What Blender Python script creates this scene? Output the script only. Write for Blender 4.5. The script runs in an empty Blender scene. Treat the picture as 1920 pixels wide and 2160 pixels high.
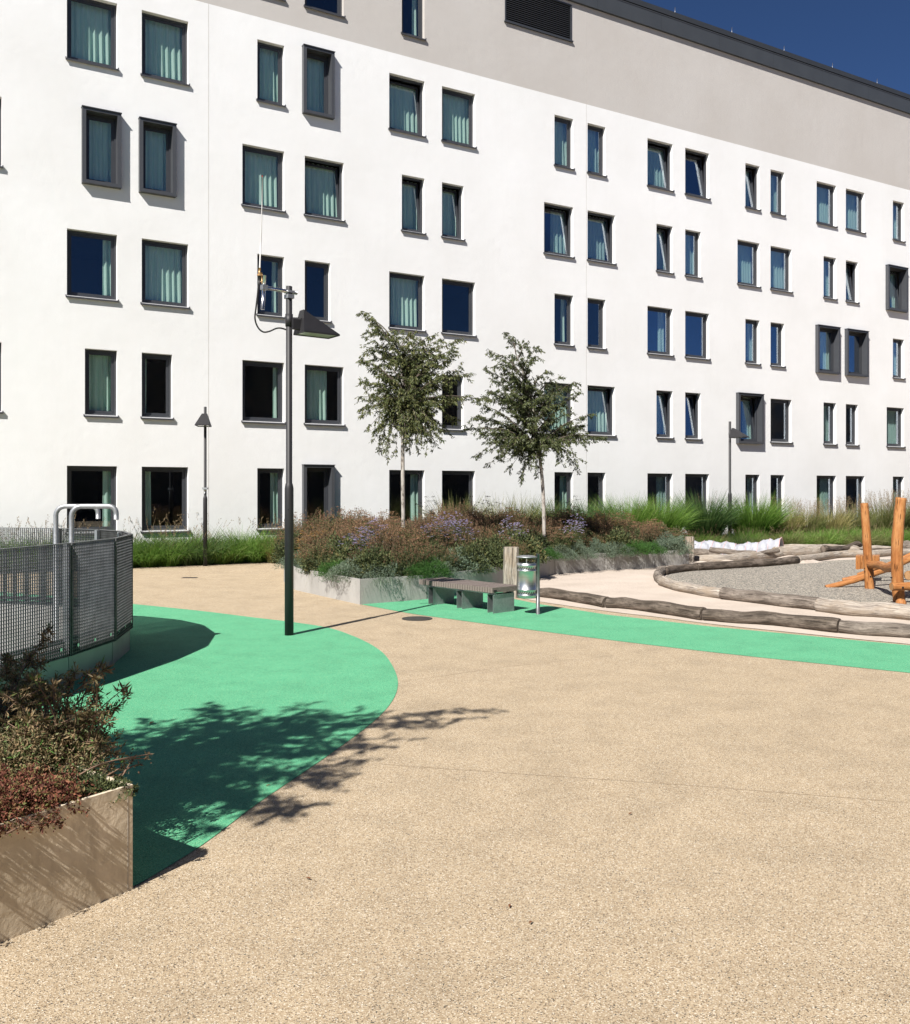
import bpy, math, random
import numpy as np
from mathutils import Vector, Matrix

scn = bpy.context.scene
COL = scn.collection
R = math.radians

# ------------------------------------------------------------------ camera
F, HZ, EYE = 1920.0, 1037.0, 2.0          # focal length and horizon in photo pixels, eye height in metres
cam_d = bpy.data.cameras.new('camera')
cam = bpy.data.objects.new('camera', cam_d)
COL.objects.link(cam)
cam.location = (0, 0, EYE)
cam.rotation_euler = (R(90), 0, 0)
cam_d.sensor_fit = 'HORIZONTAL'
cam_d.sensor_width = 36
cam_d.lens = 36.0 * F / 1920.0
cam_d.shift_y = (HZ - 1080.0) / 1920.0
cam_d.clip_start = 0.05
cam_d.clip_end = 5000
scn.camera = cam

# ------------------------------------------------------------------ world, sun, exposure
SUN_ELEV, SUN_AZ = 45.0, 29.4             # light travels towards +Y, turned SUN_AZ to the right
world = bpy.data.worlds.new('World')
scn.world = world
world.use_nodes = True
wn = world.node_tree.nodes
bg = wn['Background']
sky = wn.new('ShaderNodeTexSky')
sky.sky_type = 'NISHITA'
sky.sun_disc = False
sky.sun_elevation = R(SUN_ELEV)
sky.sun_rotation = R(SUN_AZ + 180.0)
sky.altitude = 0
sky.air_density = 0.5
sky.dust_density = 0.0
sky.ozone_density = 10.0
world.node_tree.links.new(sky.outputs[0], bg.inputs[0])
bg.inputs[1].default_value = 0.05
sun_d = bpy.data.lights.new('sun', 'SUN')
sun_d.energy = 5.0
sun_d.angle = R(0.53)
sun_d.color = (1.0, 0.96, 0.90)
sun = bpy.data.objects.new('sun', sun_d)
COL.objects.link(sun)
sdir = Vector((math.sin(R(SUN_AZ)) * math.cos(R(SUN_ELEV)), math.cos(R(SUN_AZ)) * math.cos(R(SUN_ELEV)), -math.sin(R(SUN_ELEV))))
sun.rotation_euler = sdir.to_track_quat('-Z', 'Y').to_euler()
scn.view_settings.view_transform = 'Standard'
scn.view_settings.look = 'None'
scn.view_settings.exposure = 0.78
scn.view_settings.gamma = 1.0
scn.render.engine = 'CYCLES'
scn.cycles.max_bounces = 8
scn.cycles.diffuse_bounces = 3
scn.cycles.transparent_max_bounces = 12
scn.cycles.caustics_reflective = False
scn.cycles.caustics_refractive = False

# ------------------------------------------------------------------ photo pixel -> place
def G(px, py, z=0.0):
    D = (EYE - z) * F / (py - HZ)
    return Vector(((px - 960.0) / F * D, D, z))
def P(px, py, D):
    return Vector(((px - 960.0) / F * D, D, EYE + (HZ - py) / F * D))

# ------------------------------------------------------------------ mesh collecting
class MB:
    def __init__(s):
        s.v, s.f, s.m, s.uv, s.sm = [], [], [], [], []
    def add(s, verts, faces, mi=0, uvs=None, smooth=False):
        o = len(s.v)
        s.v.extend([tuple(p) for p in verts])
        for i, f in enumerate(faces):
            s.f.append([o + k for k in f]); s.m.append(mi); s.sm.append(smooth)
            s.uv.append(uvs[i] if uvs else None)
        return s
    def box(s, a, b, mi=0):
        (x0, y0, z0), (x1, y1, z1) = a, b
        v = [(x0,y0,z0),(x1,y0,z0),(x1,y1,z0),(x0,y1,z0),(x0,y0,z1),(x1,y0,z1),(x1,y1,z1),(x0,y1,z1)]
        return s.add(v, [(0,3,2,1),(4,5,6,7),(0,1,5,4),(1,2,6,5),(2,3,7,6),(3,0,4,7)], mi)
    def obox(s, c, ax, ay, az, hx, hy, hz, mi=0):
        c = Vector(c); ax, ay, az = Vector(ax).normalized()*hx, Vector(ay).normalized()*hy, Vector(az).normalized()*hz
        v = [c + i*ax + j*ay + k*az for k in (-1, 1) for i, j in ((-1,-1),(1,-1),(1,1),(-1,1))]
        return s.add(v, [(0,3,2,1),(4,5,6,7),(0,1,5,4),(1,2,6,5),(2,3,7,6),(3,0,4,7)], mi)
    def beam(s, a, b, w, h, up=(0,0,1), mi=0):
        a, b = Vector(a), Vector(b); d = b - a
        up = Vector(up)
        sx = d.cross(up)
        if sx.length < 1e-6: sx = Vector((1,0,0))
        sx.normalize(); uz = sx.cross(d).normalized()
        return s.obox((a+b)/2, d, sx, uz, d.length/2, w/2, h/2, mi)
    def tube(s, pts, rad, n=12, mi=0, caps=True, jit=0.0, rng=None, squash=None):
        pts = [Vector(p) for p in pts]
        if not hasattr(rad, '__len__'): rad = [rad]*len(pts)
        L = len(pts); o = len(s.v); ln = 0.0
        t0 = (pts[1]-pts[0]).normalized()
        ref = Vector((0,0,1)) if abs(t0.z) < .9 else Vector((1,0,0))
        u = t0.cross(ref).normalized()
        lens = []
        for i, p in enumerate(pts):
            t = (pts[min(i+1,L-1)] - pts[max(i-1,0)]).normalized()
            u = (u - t*u.dot(t)).normalized(); w = t.cross(u)
            if i: ln += (pts[i]-pts[i-1]).length
            lens.append(ln)
            for k in range(n):
                a = 2*math.pi*k/n
                r = rad[i]*(1 + (jit*(rng.random()-.5) if rng else 0))
                s.v.append(tuple(p + (u*math.cos(a) + w*math.sin(a))*r))
        for i in range(L-1):
            for k in range(n):
                k2 = (k+1) % n
                s.f.append([o+i*n+k, o+i*n+k2, o+(i+1)*n+k2, o+(i+1)*n+k]); s.m.append(mi); s.sm.append(True)
                s.uv.append([(k/n, lens[i]), ((k+1)/n, lens[i]), ((k+1)/n, lens[i+1]), (k/n, lens[i+1])])
        if caps:
            s.f.append([o+k for k in range(n)]); s.m.append(mi); s.sm.append(False); s.uv.append([(.5+.2*math.cos(2*math.pi*k/n), .2*math.sin(2*math.pi*k/n)) for k in range(n)])
            s.f.append([o+(L-1)*n+k for k in reversed(range(n))]); s.m.append(mi); s.sm.append(False); s.uv.append([(.5+.2*math.cos(2*math.pi*k/n), .2*math.sin(2*math.pi*k/n)) for k in range(n)])
        return s
    def lathe(s, prof, c=(0,0,0), n=24, mi=0, smooth=True):
        o = len(s.v); cx, cy, cz = c
        for r, z in prof:
            for k in range(n):
                a = 2*math.pi*k/n
                s.v.append((cx + r*math.cos(a), cy + r*math.sin(a), cz + z))
        for i in range(len(prof)-1):
            for k in range(n):
                k2 = (k+1) % n
                s.f.append([o+i*n+k, o+i*n+k2, o+(i+1)*n+k2, o+(i+1)*n+k]); s.m.append(mi); s.sm.append(smooth)
                s.uv.append([(k/n, prof[i][1]), ((k+1)/n, prof[i][1]), ((k+1)/n, prof[i+1][1]), (k/n, prof[i+1][1])])
        return s
    def poly(s, pts, z=None, mi=0):
        v = [(p[0], p[1], p[2] if z is None else z) for p in pts]
        return s.add(v, [tuple(range(len(v)))], mi)
    def build(s, name, mats, parent=None, loc=(0,0,0), rot=None):
        me = bpy.data.meshes.new(name)
        me.from_pydata(s.v, [], s.f)
        if not isinstance(mats, (list, tuple)): mats = [mats]
        for m in mats: me.materials.append(m)
        me.polygons.foreach_set('material_index', s.m)
        me.polygons.foreach_set('use_smooth', s.sm)
        if any(u is not None for u in s.uv):
            ul = me.uv_layers.new(name='UVMap')
            d = []
            for f, u in zip(s.f, s.uv):
                if u is None: u = [(0,0)]*len(f)
                for q in u: d.extend(q)
            ul.data.foreach_set('uv', d)
        me.update()
        return link(name, me, parent, loc, rot)

def link(name, me, parent=None, loc=(0,0,0), rot=None):
    o = bpy.data.objects.new(name, me)
    COL.objects.link(o)
    o.location = loc
    if rot is not None: o.rotation_euler = rot
    if parent is not None: o.parent = parent
    return o
def tag(o, label=None, cat=None, group=None, kind=None):
    if label: o['label'] = label
    if cat: o['category'] = cat
    if group: o['group'] = group
    if kind: o['kind'] = kind
    return o
def thing(name, label, cat, loc=(0,0,0), rz=0.0, group=None):
    o = bpy.data.objects.new(name, None)
    COL.objects.link(o); o.empty_display_size = .2
    o.location = loc; o.rotation_euler = (0, 0, rz)
    return tag(o, label, cat, group)
def copy_tree(o, parent=None):
    c = o.copy(); COL.objects.link(c)
    if parent is not None: c.parent = parent
    for ch in list(o.children): copy_tree(ch, c)
    return c
def smooth_curve(pts, n=8, closed=False):
    pts = [Vector(p) for p in pts]; out = []
    L = len(pts)
    rng_ = range(L if closed else L-1)
    for i in rng_:
        if closed: a, b, c, d = pts[(i-1) % L], pts[i], pts[(i+1) % L], pts[(i+2) % L]
        else: a, b, c, d = pts[max(i-1,0)], pts[i], pts[i+1], pts[min(i+2,L-1)]
        for k in range(n):
            t = k/n
            out.append(0.5*((2*b) + (c-a)*t + (2*a-5*b+4*c-d)*t*t + (3*b-a-3*c+d)*t**3))
    if not closed: out.append(pts[-1])
    return out
def fast_mesh(name, V, Q, mats, mi=None, smooth=False):
    """V (n,3) array, Q (m,k) array of equal-sized faces"""
    me = bpy.data.meshes.new(name)
    V = np.asarray(V, np.float32); Q = np.asarray(Q, np.int32)
    me.vertices.add(len(V)); me.vertices.foreach_set('co', V.ravel())
    k = Q.shape[1]
    me.loops.add(Q.size); me.loops.foreach_set('vertex_index', Q.ravel())
    me.polygons.add(len(Q)); me.polygons.foreach_set('loop_start', np.arange(len(Q), dtype=np.int32)*k)
    if not isinstance(mats, (list, tuple)): mats = [mats]
    for m in mats: me.materials.append(m)
    if mi is not None: me.polygons.foreach_set('material_index', np.asarray(mi, np.int32))
    me.polygons.foreach_set('use_smooth', np.full(len(Q), smooth))
    me.update(calc_edges=True); me.validate()
    return me

# ------------------------------------------------------------------ materials
class NT:
    def __init__(s, name):
        s.mat = bpy.data.materials.new(name); s.mat.use_nodes = True
        s.t = s.mat.node_tree; s.n = s.t.nodes; s.b = s.n['Principled BSDF']
        s.tc = s.n.new('ShaderNodeTexCoord')
    def new(s, typ, **kw):
        nd = s.n.new(typ)
        for k, v in kw.items(): setattr(nd, k, v)
        return nd
    def L(s, a, b): s.t.links.new(a, b)
    def mapping(s, scale, src='Object'):
        m = s.new('ShaderNodeMapping'); m.inputs['Scale'].default_value = scale
        s.L(s.tc.outputs[src], m.inputs[0]); return m.outputs[0]
    def noise(s, scale, detail=4, rough=.55, vec=None, dist=0):
        n = s.new('ShaderNodeTexNoise'); n.inputs['Scale'].default_value = scale
        n.inputs['Detail'].default_value = detail; n.inputs['Roughness'].default_value = rough
        n.inputs['Distortion'].default_value = dist
        s.L(vec if vec is not None else s.tc.outputs['Object'], n.inputs['Vector']); return n.outputs['Fac']
    def voro(s, scale, vec=None, out='Color', feature='F1'):
        n = s.new('ShaderNodeTexVoronoi'); n.feature = feature; n.inputs['Scale'].default_value = scale
        s.L(vec if vec is not None else s.tc.outputs['Object'], n.inputs['Vector']); return n.outputs[out]
    def ramp(s, fac, stops, interp='LINEAR'):
        r = s.new('ShaderNodeValToRGB'); cr = r.color_ramp; cr.interpolation = interp
        while len(cr.elements) > 1: cr.elements.remove(cr.elements[-1])
        cr.elements[0].position = stops[0][0]; cr.elements[0].color = col(stops[0][1])
        for p, c in stops[1:]:
            e = cr.elements.new(p); e.color = col(c)
        s.L(fac, r.inputs[0]); return r.outputs[0]
    def mix(s, fac, a, b, mode='MIX'):
        m = s.new('ShaderNodeMix'); m.data_type = 'RGBA'; m.blend_type = mode
        for sock, val in ((m.inputs[0], fac), (m.inputs[6], a), (m.inputs[7], b)):
            if hasattr(val, 'node'): s.L(val, sock)
            elif hasattr(val, '__len__'): sock.default_value = col(val)
            else: sock.default_value = val
        return m.outputs[2]
    def math(s, op, a, b=None):
        m = s.new('ShaderNodeMath'); m.operation = op
        for i, v in enumerate((a, b)):
            if v is None: continue
            if hasattr(v, 'node'): s.L(v, m.inputs[i])
            else: m.inputs[i].default_value = v
        return m.outputs[0]
    def color(s, c):
        if hasattr(c, 'node'): s.L(c, s.b.inputs['Base Color'])
        else: s.b.inputs['Base Color'].default_value = col(c)
        return s
    def bump(s, h, strength=.3, dist=.01):
        b = s.new('ShaderNodeBump'); b.inputs['Strength'].default_value = strength
        b.inputs['Distance'].default_value = dist
        s.L(h, b.inputs['Height']); s.L(b.outputs[0], s.b.inputs['Normal']); return s
    def set(s, **kw):
        for k, v in kw.items():
            i = s.b.inputs[k.replace('_', ' ')]
            if hasattr(v, 'node'): s.L(v, i)
            else: i.default_value = v
        return s
def col(c):
    return (c[0], c[1], c[2], 1.0) if hasattr(c, '__len__') else (c, c, c, 1.0)

def granulate(name, cols, grain, big=.08, tint=None):
    m = NT(name)
    v = m.voro(grain)
    sep = m.new('ShaderNodeSeparateColor'); m.L(v, sep.inputs[0])
    c = m.ramp(sep.outputs[0], cols)
    n1 = m.noise(.45, 3)
    c = m.mix(m.math('MULTIPLY', m.math('SUBTRACT', n1, .35), big*4), c, tuple(q*.55 for q in cols[len(cols)//2][1]), 'MIX') if big else c
    n2 = m.noise(2.3, 5)
    dk = m.ramp(n2, [(0.2, (.84,.84,.84)), (.5, (1,1,1)), (.8, (1.1,1.1,1.1))])
    c = m.mix(1.0, c, dk, 'MULTIPLY')
    m.color(c).set(Roughness=.9)
    m.b.inputs['Specular IOR Level'].default_value = .15
    m.bump(m.voro(grain, out='Distance'), .55, .004)
    return m.mat

M = {}
M['beige'] = granulate('beige_rubber_granulate', [(0,(.04,.04,.04)),(.05,(.07,.062,.055)),(.08,(.24,.17,.10)),(.3,(.35,.268,.175)),(.55,(.418,.326,.217)),(.82,(.48,.385,.265)),(.93,(.57,.49,.37)),(1,(.70,.64,.54))], 215)
M['green'] = granulate('green_rubber_granulate', [(0,(.02,.10,.06)),(.04,(.05,.22,.12)),(.3,(.09,.34,.185)),(.6,(.115,.40,.22)),(.9,(.135,.44,.25)),(.97,(.25,.46,.23)),(1,(.32,.54,.32))], 215)
m = NT('play_sand'); c = m.ramp(m.noise(1.1, 6), [(.2,(.40,.335,.275)),(.5,(.49,.415,.35)),(.8,(.54,.465,.395))])
sp = m.ramp(m.voro(34, out='Distance'), [(0,(.35,.3,.25)),(.05,(.4,.35,.28)),(.075,(1,1,1)),(1,(1,1,1))])
m.color(m.mix(1, c, sp, 'MULTIPLY')).set(Roughness=.95).bump(m.noise(14, 6), .8, .03); M['sand'] = m.mat
m = NT('fine_gravel'); v = m.voro(48); sep = m.new('ShaderNodeSeparateColor'); m.L(v, sep.inputs[0])
m.color(m.ramp(sep.outputs[0], [(0,(.045,.045,.05)),(.2,(.13,.125,.115)),(.5,(.27,.245,.205)),(.75,(.40,.345,.27)),(1,(.58,.53,.45))])).set(Roughness=.85).bump(m.voro(48, out='Distance'), .9, .02); M['gravel'] = m.mat
m = NT('planting_soil'); m.color(m.ramp(m.noise(9, 8), [(.3,(.022,.016,.011)),(.7,(.06,.045,.03))])).set(Roughness=1).bump(m.noise(30, 6), 1, .03); M['soil'] = m.mat
def stucco(name, base, dark):
    m = NT(name)
    n = m.noise(.35, 6, .6); st = m.noise(1.0, 4, .6, m.mapping((2.2, 2.2, .18)))
    c = m.mix(m.ramp(n, [(.35,(0,0,0)),(.75,(1,1,1))]), base, dark)
    c = m.mix(m.math('MULTIPLY', m.ramp(st, [(.55,(0,0,0)),(.85,(1,1,1))]), .5), c, dark)
    m.color(c).set(Roughness=.95); m.b.inputs['Specular IOR Level'].default_value = .1
    h = m.math('ADD', m.noise(60, 4, .7), m.math('MULTIPLY', m.noise(3.5, 3), 1.2))
    m.bump(h, .45, .012)
    return m.mat
M['stucco_white'] = stucco('white_stucco', (.81,.812,.81), (.745,.742,.73))
M['stucco_grey'] = stucco('grey_stucco', (.52,.495,.47), (.475,.445,.415))
def plain(name, c, rough=.5, metal=0.0, var=.15, nscale=6, bump=0, bscale=60, spec=None):
    m = NT(name)
    c2 = tuple(q*(1-var) for q in c); c3 = tuple(min(1, q*(1+var)) for q in c)
    m.color(m.ramp(m.noise(nscale, 5), [(.3, c2), (.7, c3)])).set(Roughness=rough, Metallic=metal)
    if spec is not None: m.b.inputs['Specular IOR Level'].default_value = spec
    if bump: m.bump(m.noise(bscale, 4), bump, .004)
    return m.mat
M['frame'] = plain('grey_window_aluminium', (.043,.046,.053), .42, 0, .06)
M['frame_light'] = plain('light_window_aluminium', (.058,.061,.068), .42, 0, .05)
M['sill'] = plain('grey_sill_metal', (.055,.055,.06), .4, 0, .08)
M['fascia'] = plain('dark_roof_metal', (.050,.055,.061), .45, 0, .08, 1.2)
M['cap'] = plain('black_roof_cap_metal', (.035,.038,.042), .45, 0, .08, 1.2)
M['pole'] = plain('dark_grey_pole_paint', (.017,.016,.018), .55, 0, .12, 9)
M['dark'] = plain('black_opening', (.006,.006,.007), .9)
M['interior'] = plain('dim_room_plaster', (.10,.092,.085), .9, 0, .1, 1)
m = NT('zinc_coated_steel')
vz = m.voro(42); sep = m.new('ShaderNodeSeparateColor'); m.L(vz, sep.inputs[0])
m.color(m.mix(m.noise(5, 5), m.ramp(sep.outputs[0], [(0,(.36,.37,.38)),(1,(.52,.53,.54))]), (.30,.31,.32))).set(Metallic=.75, Roughness=.48); M['galv'] = m.mat
m = NT('weathered_grating_steel'); m.color(m.ramp(m.noise(8,4), [(.3,(.13,.133,.137)),(.7,(.21,.215,.22))])).set(Metallic=.6, Roughness=.45); M['grate'] = m.mat
m = NT('brushed_bin_steel'); m.color(m.ramp(m.noise(4,5,.6,m.mapping((1,1,9))), [(.3,(.50,.51,.50)),(.7,(.66,.67,.66))])).set(Metallic=1.0, Roughness=.36)
m.bump(m.noise(7,3), .15, .01); M['bin'] = m.mat
M['chrome'] = plain('stainless_tube', (.6,.6,.61), .25, 1.0, .1, 12)
M['brass'] = plain('brass_fitting', (.42,.26,.12), .4, .6, .2, 20)
M['fibre'] = plain('white_fibreglass_rod', (.55,.54,.52), .4)
M['black_rubber'] = plain('black_cable_rubber', (.015,.015,.016), .5)
M['red'] = plain('red_tip_plastic', (.35,.04,.03), .5)
def concrete(name, a, b, c3, sc=1.0):
    m = NT(name)
    n = m.noise(1.3*sc, 7, .62, None, .6); n2 = m.noise(.7*sc, 3, .5); n3 = m.noise(9*sc, 6, .65, m.mapping((1,1,.35)))
    c = m.mix(m.ramp(n, [(.40,(0,0,0)),(.60,(1,1,1))]), a, b)
    c = m.mix(m.ramp(n3, [(.5,(0,0,0)),(.78,(.7,.7,.7))]), c, c3)
    pores = m.ramp(m.voro(26*sc, out='Distance'), [(0,(.35,.33,.3)),(.045,(.5,.48,.45)),(.07,(1,1,1)),(1,(1,1,1))])
    gate = m.ramp(m.noise(3*sc, 3), [(.52,(0,0,0)),(.6,(1,1,1))])
    c = m.mix(gate, c, m.mix(1, c, pores, 'MULTIPLY'))
    m.color(c).set(Roughness=.75).bump(m.math('ADD', m.math('MULTIPLY', m.noise(1.7*sc, 4, .5), 9.0), m.noise(34, 6)), .55, .006)
    return m.mat
M['concrete_tan'] = concrete('stained_tan_concrete', (.74,.63,.47), (.50,.42,.30), (.33,.27,.19))
M['concrete_grey'] = concrete('smooth_grey_concrete', (.36,.35,.33), (.29,.28,.265), (.23,.22,.205), .6)
M['steel_panel'] = plain('matt_steel_plate', (.30,.30,.30), .45, .6, .12, 3)
def wood(name, a, b, c3, vs=1.0, rough=.8, bump=.6):
    m = NT(name)
    mp = m.mapping((9*vs, .55*vs, 1), 'UV')
    n = m.noise(3.0, 9, .72, mp, .5); n2 = m.noise(1.6, 5, .6, m.mapping((2, 1.3, 1), 'UV')); n3 = m.noise(6, 5, .6, m.mapping((9*vs, .6, 1), 'UV'), .4)
    c = m.mix(m.ramp(n, [(.42,(0,0,0)),(.58,(1,1,1))]), a, b)
    c = m.mix(m.ramp(n2, [(.46,(0,0,0)),(.62,(.75,.75,.75))]), c, c3)
    crack = m.ramp(n3, [(.36,(.15,.13,.12)),(.43,(1,1,1))])
    c = m.mix(.85, c, crack, 'MULTIPLY')
    m.color(c).set(Roughness=rough)
    m.b.inputs['Specular IOR Level'].default_value = .2
    m.bump(m.math('ADD', n, n3), bump, .012)
    return m.mat
M['log_light'] = wood('weathered_pale_log', (.44,.39,.33), (.19,.16,.135), (.31,.245,.18))
M['log_dark'] = wood('weathered_brown_log', (.125,.10,.078), (.030,.023,.018), (.22,.18,.148))
M['log_mid'] = wood('weathered_grey_log', (.22,.185,.155), (.06,.048,.039), (.33,.285,.24))
M['wood_orange'] = wood('oiled_orange_timber', (.41,.175,.058), (.27,.10,.03), (.46,.23,.09), .5, .5, .4)
M['wood_cut'] = wood('cut_timber_end', (.38,.22,.10), (.26,.14,.06), (.34,.19,.09), .6, .7, .3)
m = NT('grey_bench_slat'); n = m.noise(5, 7, .65, m.mapping((30, 3, 30)))
m.color(m.ramp(n, [(.3,(.085,.068,.06)),(.5,(.17,.135,.12)),(.72,(.26,.215,.19))])).set(Roughness=.8).bump(n, .5, .004); M['slat'] = m.mat
# glass: real pane, clear with a coating that mirrors the sky
m = NT('window_glass'); m.n.remove(m.b)
out = m.n['Material Output']
tr = m.new('ShaderNodeBsdfTransparent'); tr.inputs[0].default_value = (.985,.995,.995,1)
gl = m.new('ShaderNodeBsdfGlossy'); gl.inputs['Roughness'].default_value = .005; gl.inputs[0].default_value = (.85,.92,1,1)
fr = m.new('ShaderNodeFresnel'); fr.inputs[0].default_value = 1.5
fac = m.math('ADD', m.math('MULTIPLY', fr.outputs[0], .60), .038)
mx = m.new('ShaderNodeMixShader'); m.L(fac, mx.inputs[0]); m.L(tr.outputs[0], mx.inputs[1]); m.L(gl.outputs[0], mx.inputs[2]); m.L(mx.outputs[0], out.inputs[0])
M['glass'] = m.mat
m = NT('lamp_glass'); m.color((.42,.45,.36)).set(Roughness=.15); M['lamp_glass'] = m.mat
m = NT('teal_curtain'); m.color(m.ramp(m.noise(3,4,.5,m.mapping((8,8,.6))), [(.3,(.58,.86,.72)),(.7,(.72,.95,.84))])).set(Roughness=.9)
m.b.inputs['Specular IOR Level'].default_value = .1; M['curtain'] = m.mat
m = NT('white_tunnel_cloth'); m.color(m.ramp(m.noise(6,5), [(.3,(.31,.32,.36)),(.7,(.38,.385,.42))])).set(Roughness=.8).bump(m.noise(9,4), .6, .05); M['cloth'] = m.mat
M['seam'] = plain('red_seam_tape', (.55,.34,.33), .7)
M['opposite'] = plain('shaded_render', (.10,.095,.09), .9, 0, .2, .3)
# ================================================================== SETTING: ground
def struct(o): return tag(o, kind='structure')
g = MB(); g.poly([(-400,-400),(400,-400),(400,400),(-400,400)], 0.0)
gnd = struct(g.build('ground', M['beige']))

def flat(name, pts, z, mat, kind='structure', thick=0.0):
    import bmesh
    bm = bmesh.new()
    vs = [bm.verts.new((p[0], p[1], z)) for p in pts]
    f = bm.faces.new(vs); f.normal_update()
    if f.normal.z < 0: f.normal_flip()
    bmesh.ops.triangulate(bm, faces=[f])
    me = bpy.data.meshes.new(name); bm.to_mesh(me); bm.free(); me.materials.append(mat)
    return tag(link(name, me), kind=kind)

gl_near = [G(*p) for p in ((278,1875),(423,1786),(549,1692),(676,1606),(777,1532),(820,1490),(838,1455),(836,1422),(814,1384),(786,1362),(745,1342),(690,1324),(612,1312),(528,1302),(423,1289),(277,1274),(120,1258),(0,1249))]
pts = smooth_curve(gl_near[:-1], 6)
pts = [Vector((-5,4.5,0)), Vector((-2.2,4.55,0)), Vector((-1.66,4.56,0))] + pts[1:] + [G(0,1249), Vector((-14,17,0)), Vector((-14,5.5,0))]
flat('green_surface', pts, 0.004, M['green'])
nr = [G(*p) for p in ((700,1262),(761,1275),(855,1292.5),(919,1302),(1180,1337),(1500,1376),(1920,1420),(2500,1480))]
fr_ = [G(*p) for p in ((2500,1420),(1920,1362),(1500,1322),(1281,1297),(1140,1275),(1075,1262))] + [Vector((1.3,17.3,0)), Vector((1.3,19,0)), Vector((-1.5,18,0))]
flat('green_path', smooth_curve(nr, 5) + fr_, 0.004, M['green'])

# sand play area: gently uneven sheet with small heaps
def sand_sheet():
    poly = [(p.x, p.y) for p in smooth_curve([G(*q) for q in ((1075,1257),(1140,1270),(1281,1290),(1400,1304),(1500,1317),(1700,1338),(1920,1360),(2400,1405))], 5)] + [(22,14),(30,32),(14,33.5),(8,27.5),(5.8,26),(4.8,24.2),(2.2,22.3),(1.0,19),(1.0,17.4)]
    import bmesh
    bm = bmesh.new()
    vs = [bm.verts.new((x, y, .008)) for x, y in poly]
    f = bm.faces.new(vs); f.normal_update()
    if f.normal.z < 0: f.normal_flip()
    bmesh.ops.triangulate(bm, faces=[f])
    heaps = [(1425,1193,.34,.10),(1480,1196,.42,.15),(1535,1193,.4,.15),(1560,1190,.25,.08),(1668,1187,.55,.2),(1690,1186,.5,.12),(1405,1197,.5,.06),(1620,1190,.4,.07)]
    rg = random.Random(3)
    for px, py, r, h in heaps:
        c = G(px, py)
        rings = 7; n = 18; base = []
        for i in range(rings+1):
            t = i/rings; rr = r*(1-t)
            z = .008 + h*(math.sin(t*math.pi/2)**1.6)
            base.append([bm.verts.new((c.x + rr*math.cos(2*math.pi*k/n)*(1.3+.2*math.sin(3*k)), c.y + rr*math.sin(2*math.pi*k/n), z + (rg.random()-.5)*.012*(t > 0) - (.02 if i == 0 else 0))) for k in range(n)] if i < rings else None)
        top = bm.verts.new((c.x, c.y, .008+h))
        for i in range(rings-1):
            for k in range(n):
                fc = bm.faces.new((base[i][k], base[i][(k+1) % n], base[i+1][(k+1) % n], base[i+1][k])); fc.smooth = True
        for k in range(n): bm.faces.new((base[rings-1][k], base[rings-1][(k+1) % n], top)).smooth = True
    me = bpy.data.meshes.new('sand'); bm.to_mesh(me); bm.free(); me.materials.append(M['sand'])
    return tag(link('sand', me), kind='structure')
sand_sheet()
jm = plain('dark_surface_joint', (.325,.245,.16), .9)
for jp in (((846,1438),(940,1425),(1050,1409),(1190,1394),(1290,1384)), ((800,1612),(1000,1626),(1160,1637),(1440,1656),(1920,1694)), ((398,1198),(402,1218))):
    s_ = MB(); c_ = smooth_curve([G(*q) for q in jp], 5); w_ = .003 if jp[0][1] > 1200 else .012
    for a_, b_ in zip(c_[:-1], c_[1:]):
        d_ = (b_-a_).normalized(); o_ = Vector((-d_.y, d_.x, 0))*w_
        s_.add([a_-o_, b_-o_, b_+o_, a_+o_], [(0,1,2,3)])
    for i_, v_ in enumerate(s_.v): s_.v[i_] = (v_[0], v_[1], .002)
    struct(s_.build('surface_joint', jm))
up_arm = [G(*p) for p in ((1400,1232),(1402,1222),(1410,1214),(1440,1206),(1500,1199),(1560,1196),(1680,1189),(1750,1184),(1830,1180))]
low_arm = [G(*p) for p in ((1400,1232),(1420,1240),(1480,1254),(1540,1264),(1640,1276),(1740,1288),(1850,1301),(1960,1311),(2200,1335))]
gr = smooth_curve(list(reversed(up_arm))[:-1] + low_arm, 4) + [Vector((16,15,0)), Vector((22,24,0))]
flat('gravel', gr, 0.016, M['gravel'])

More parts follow.
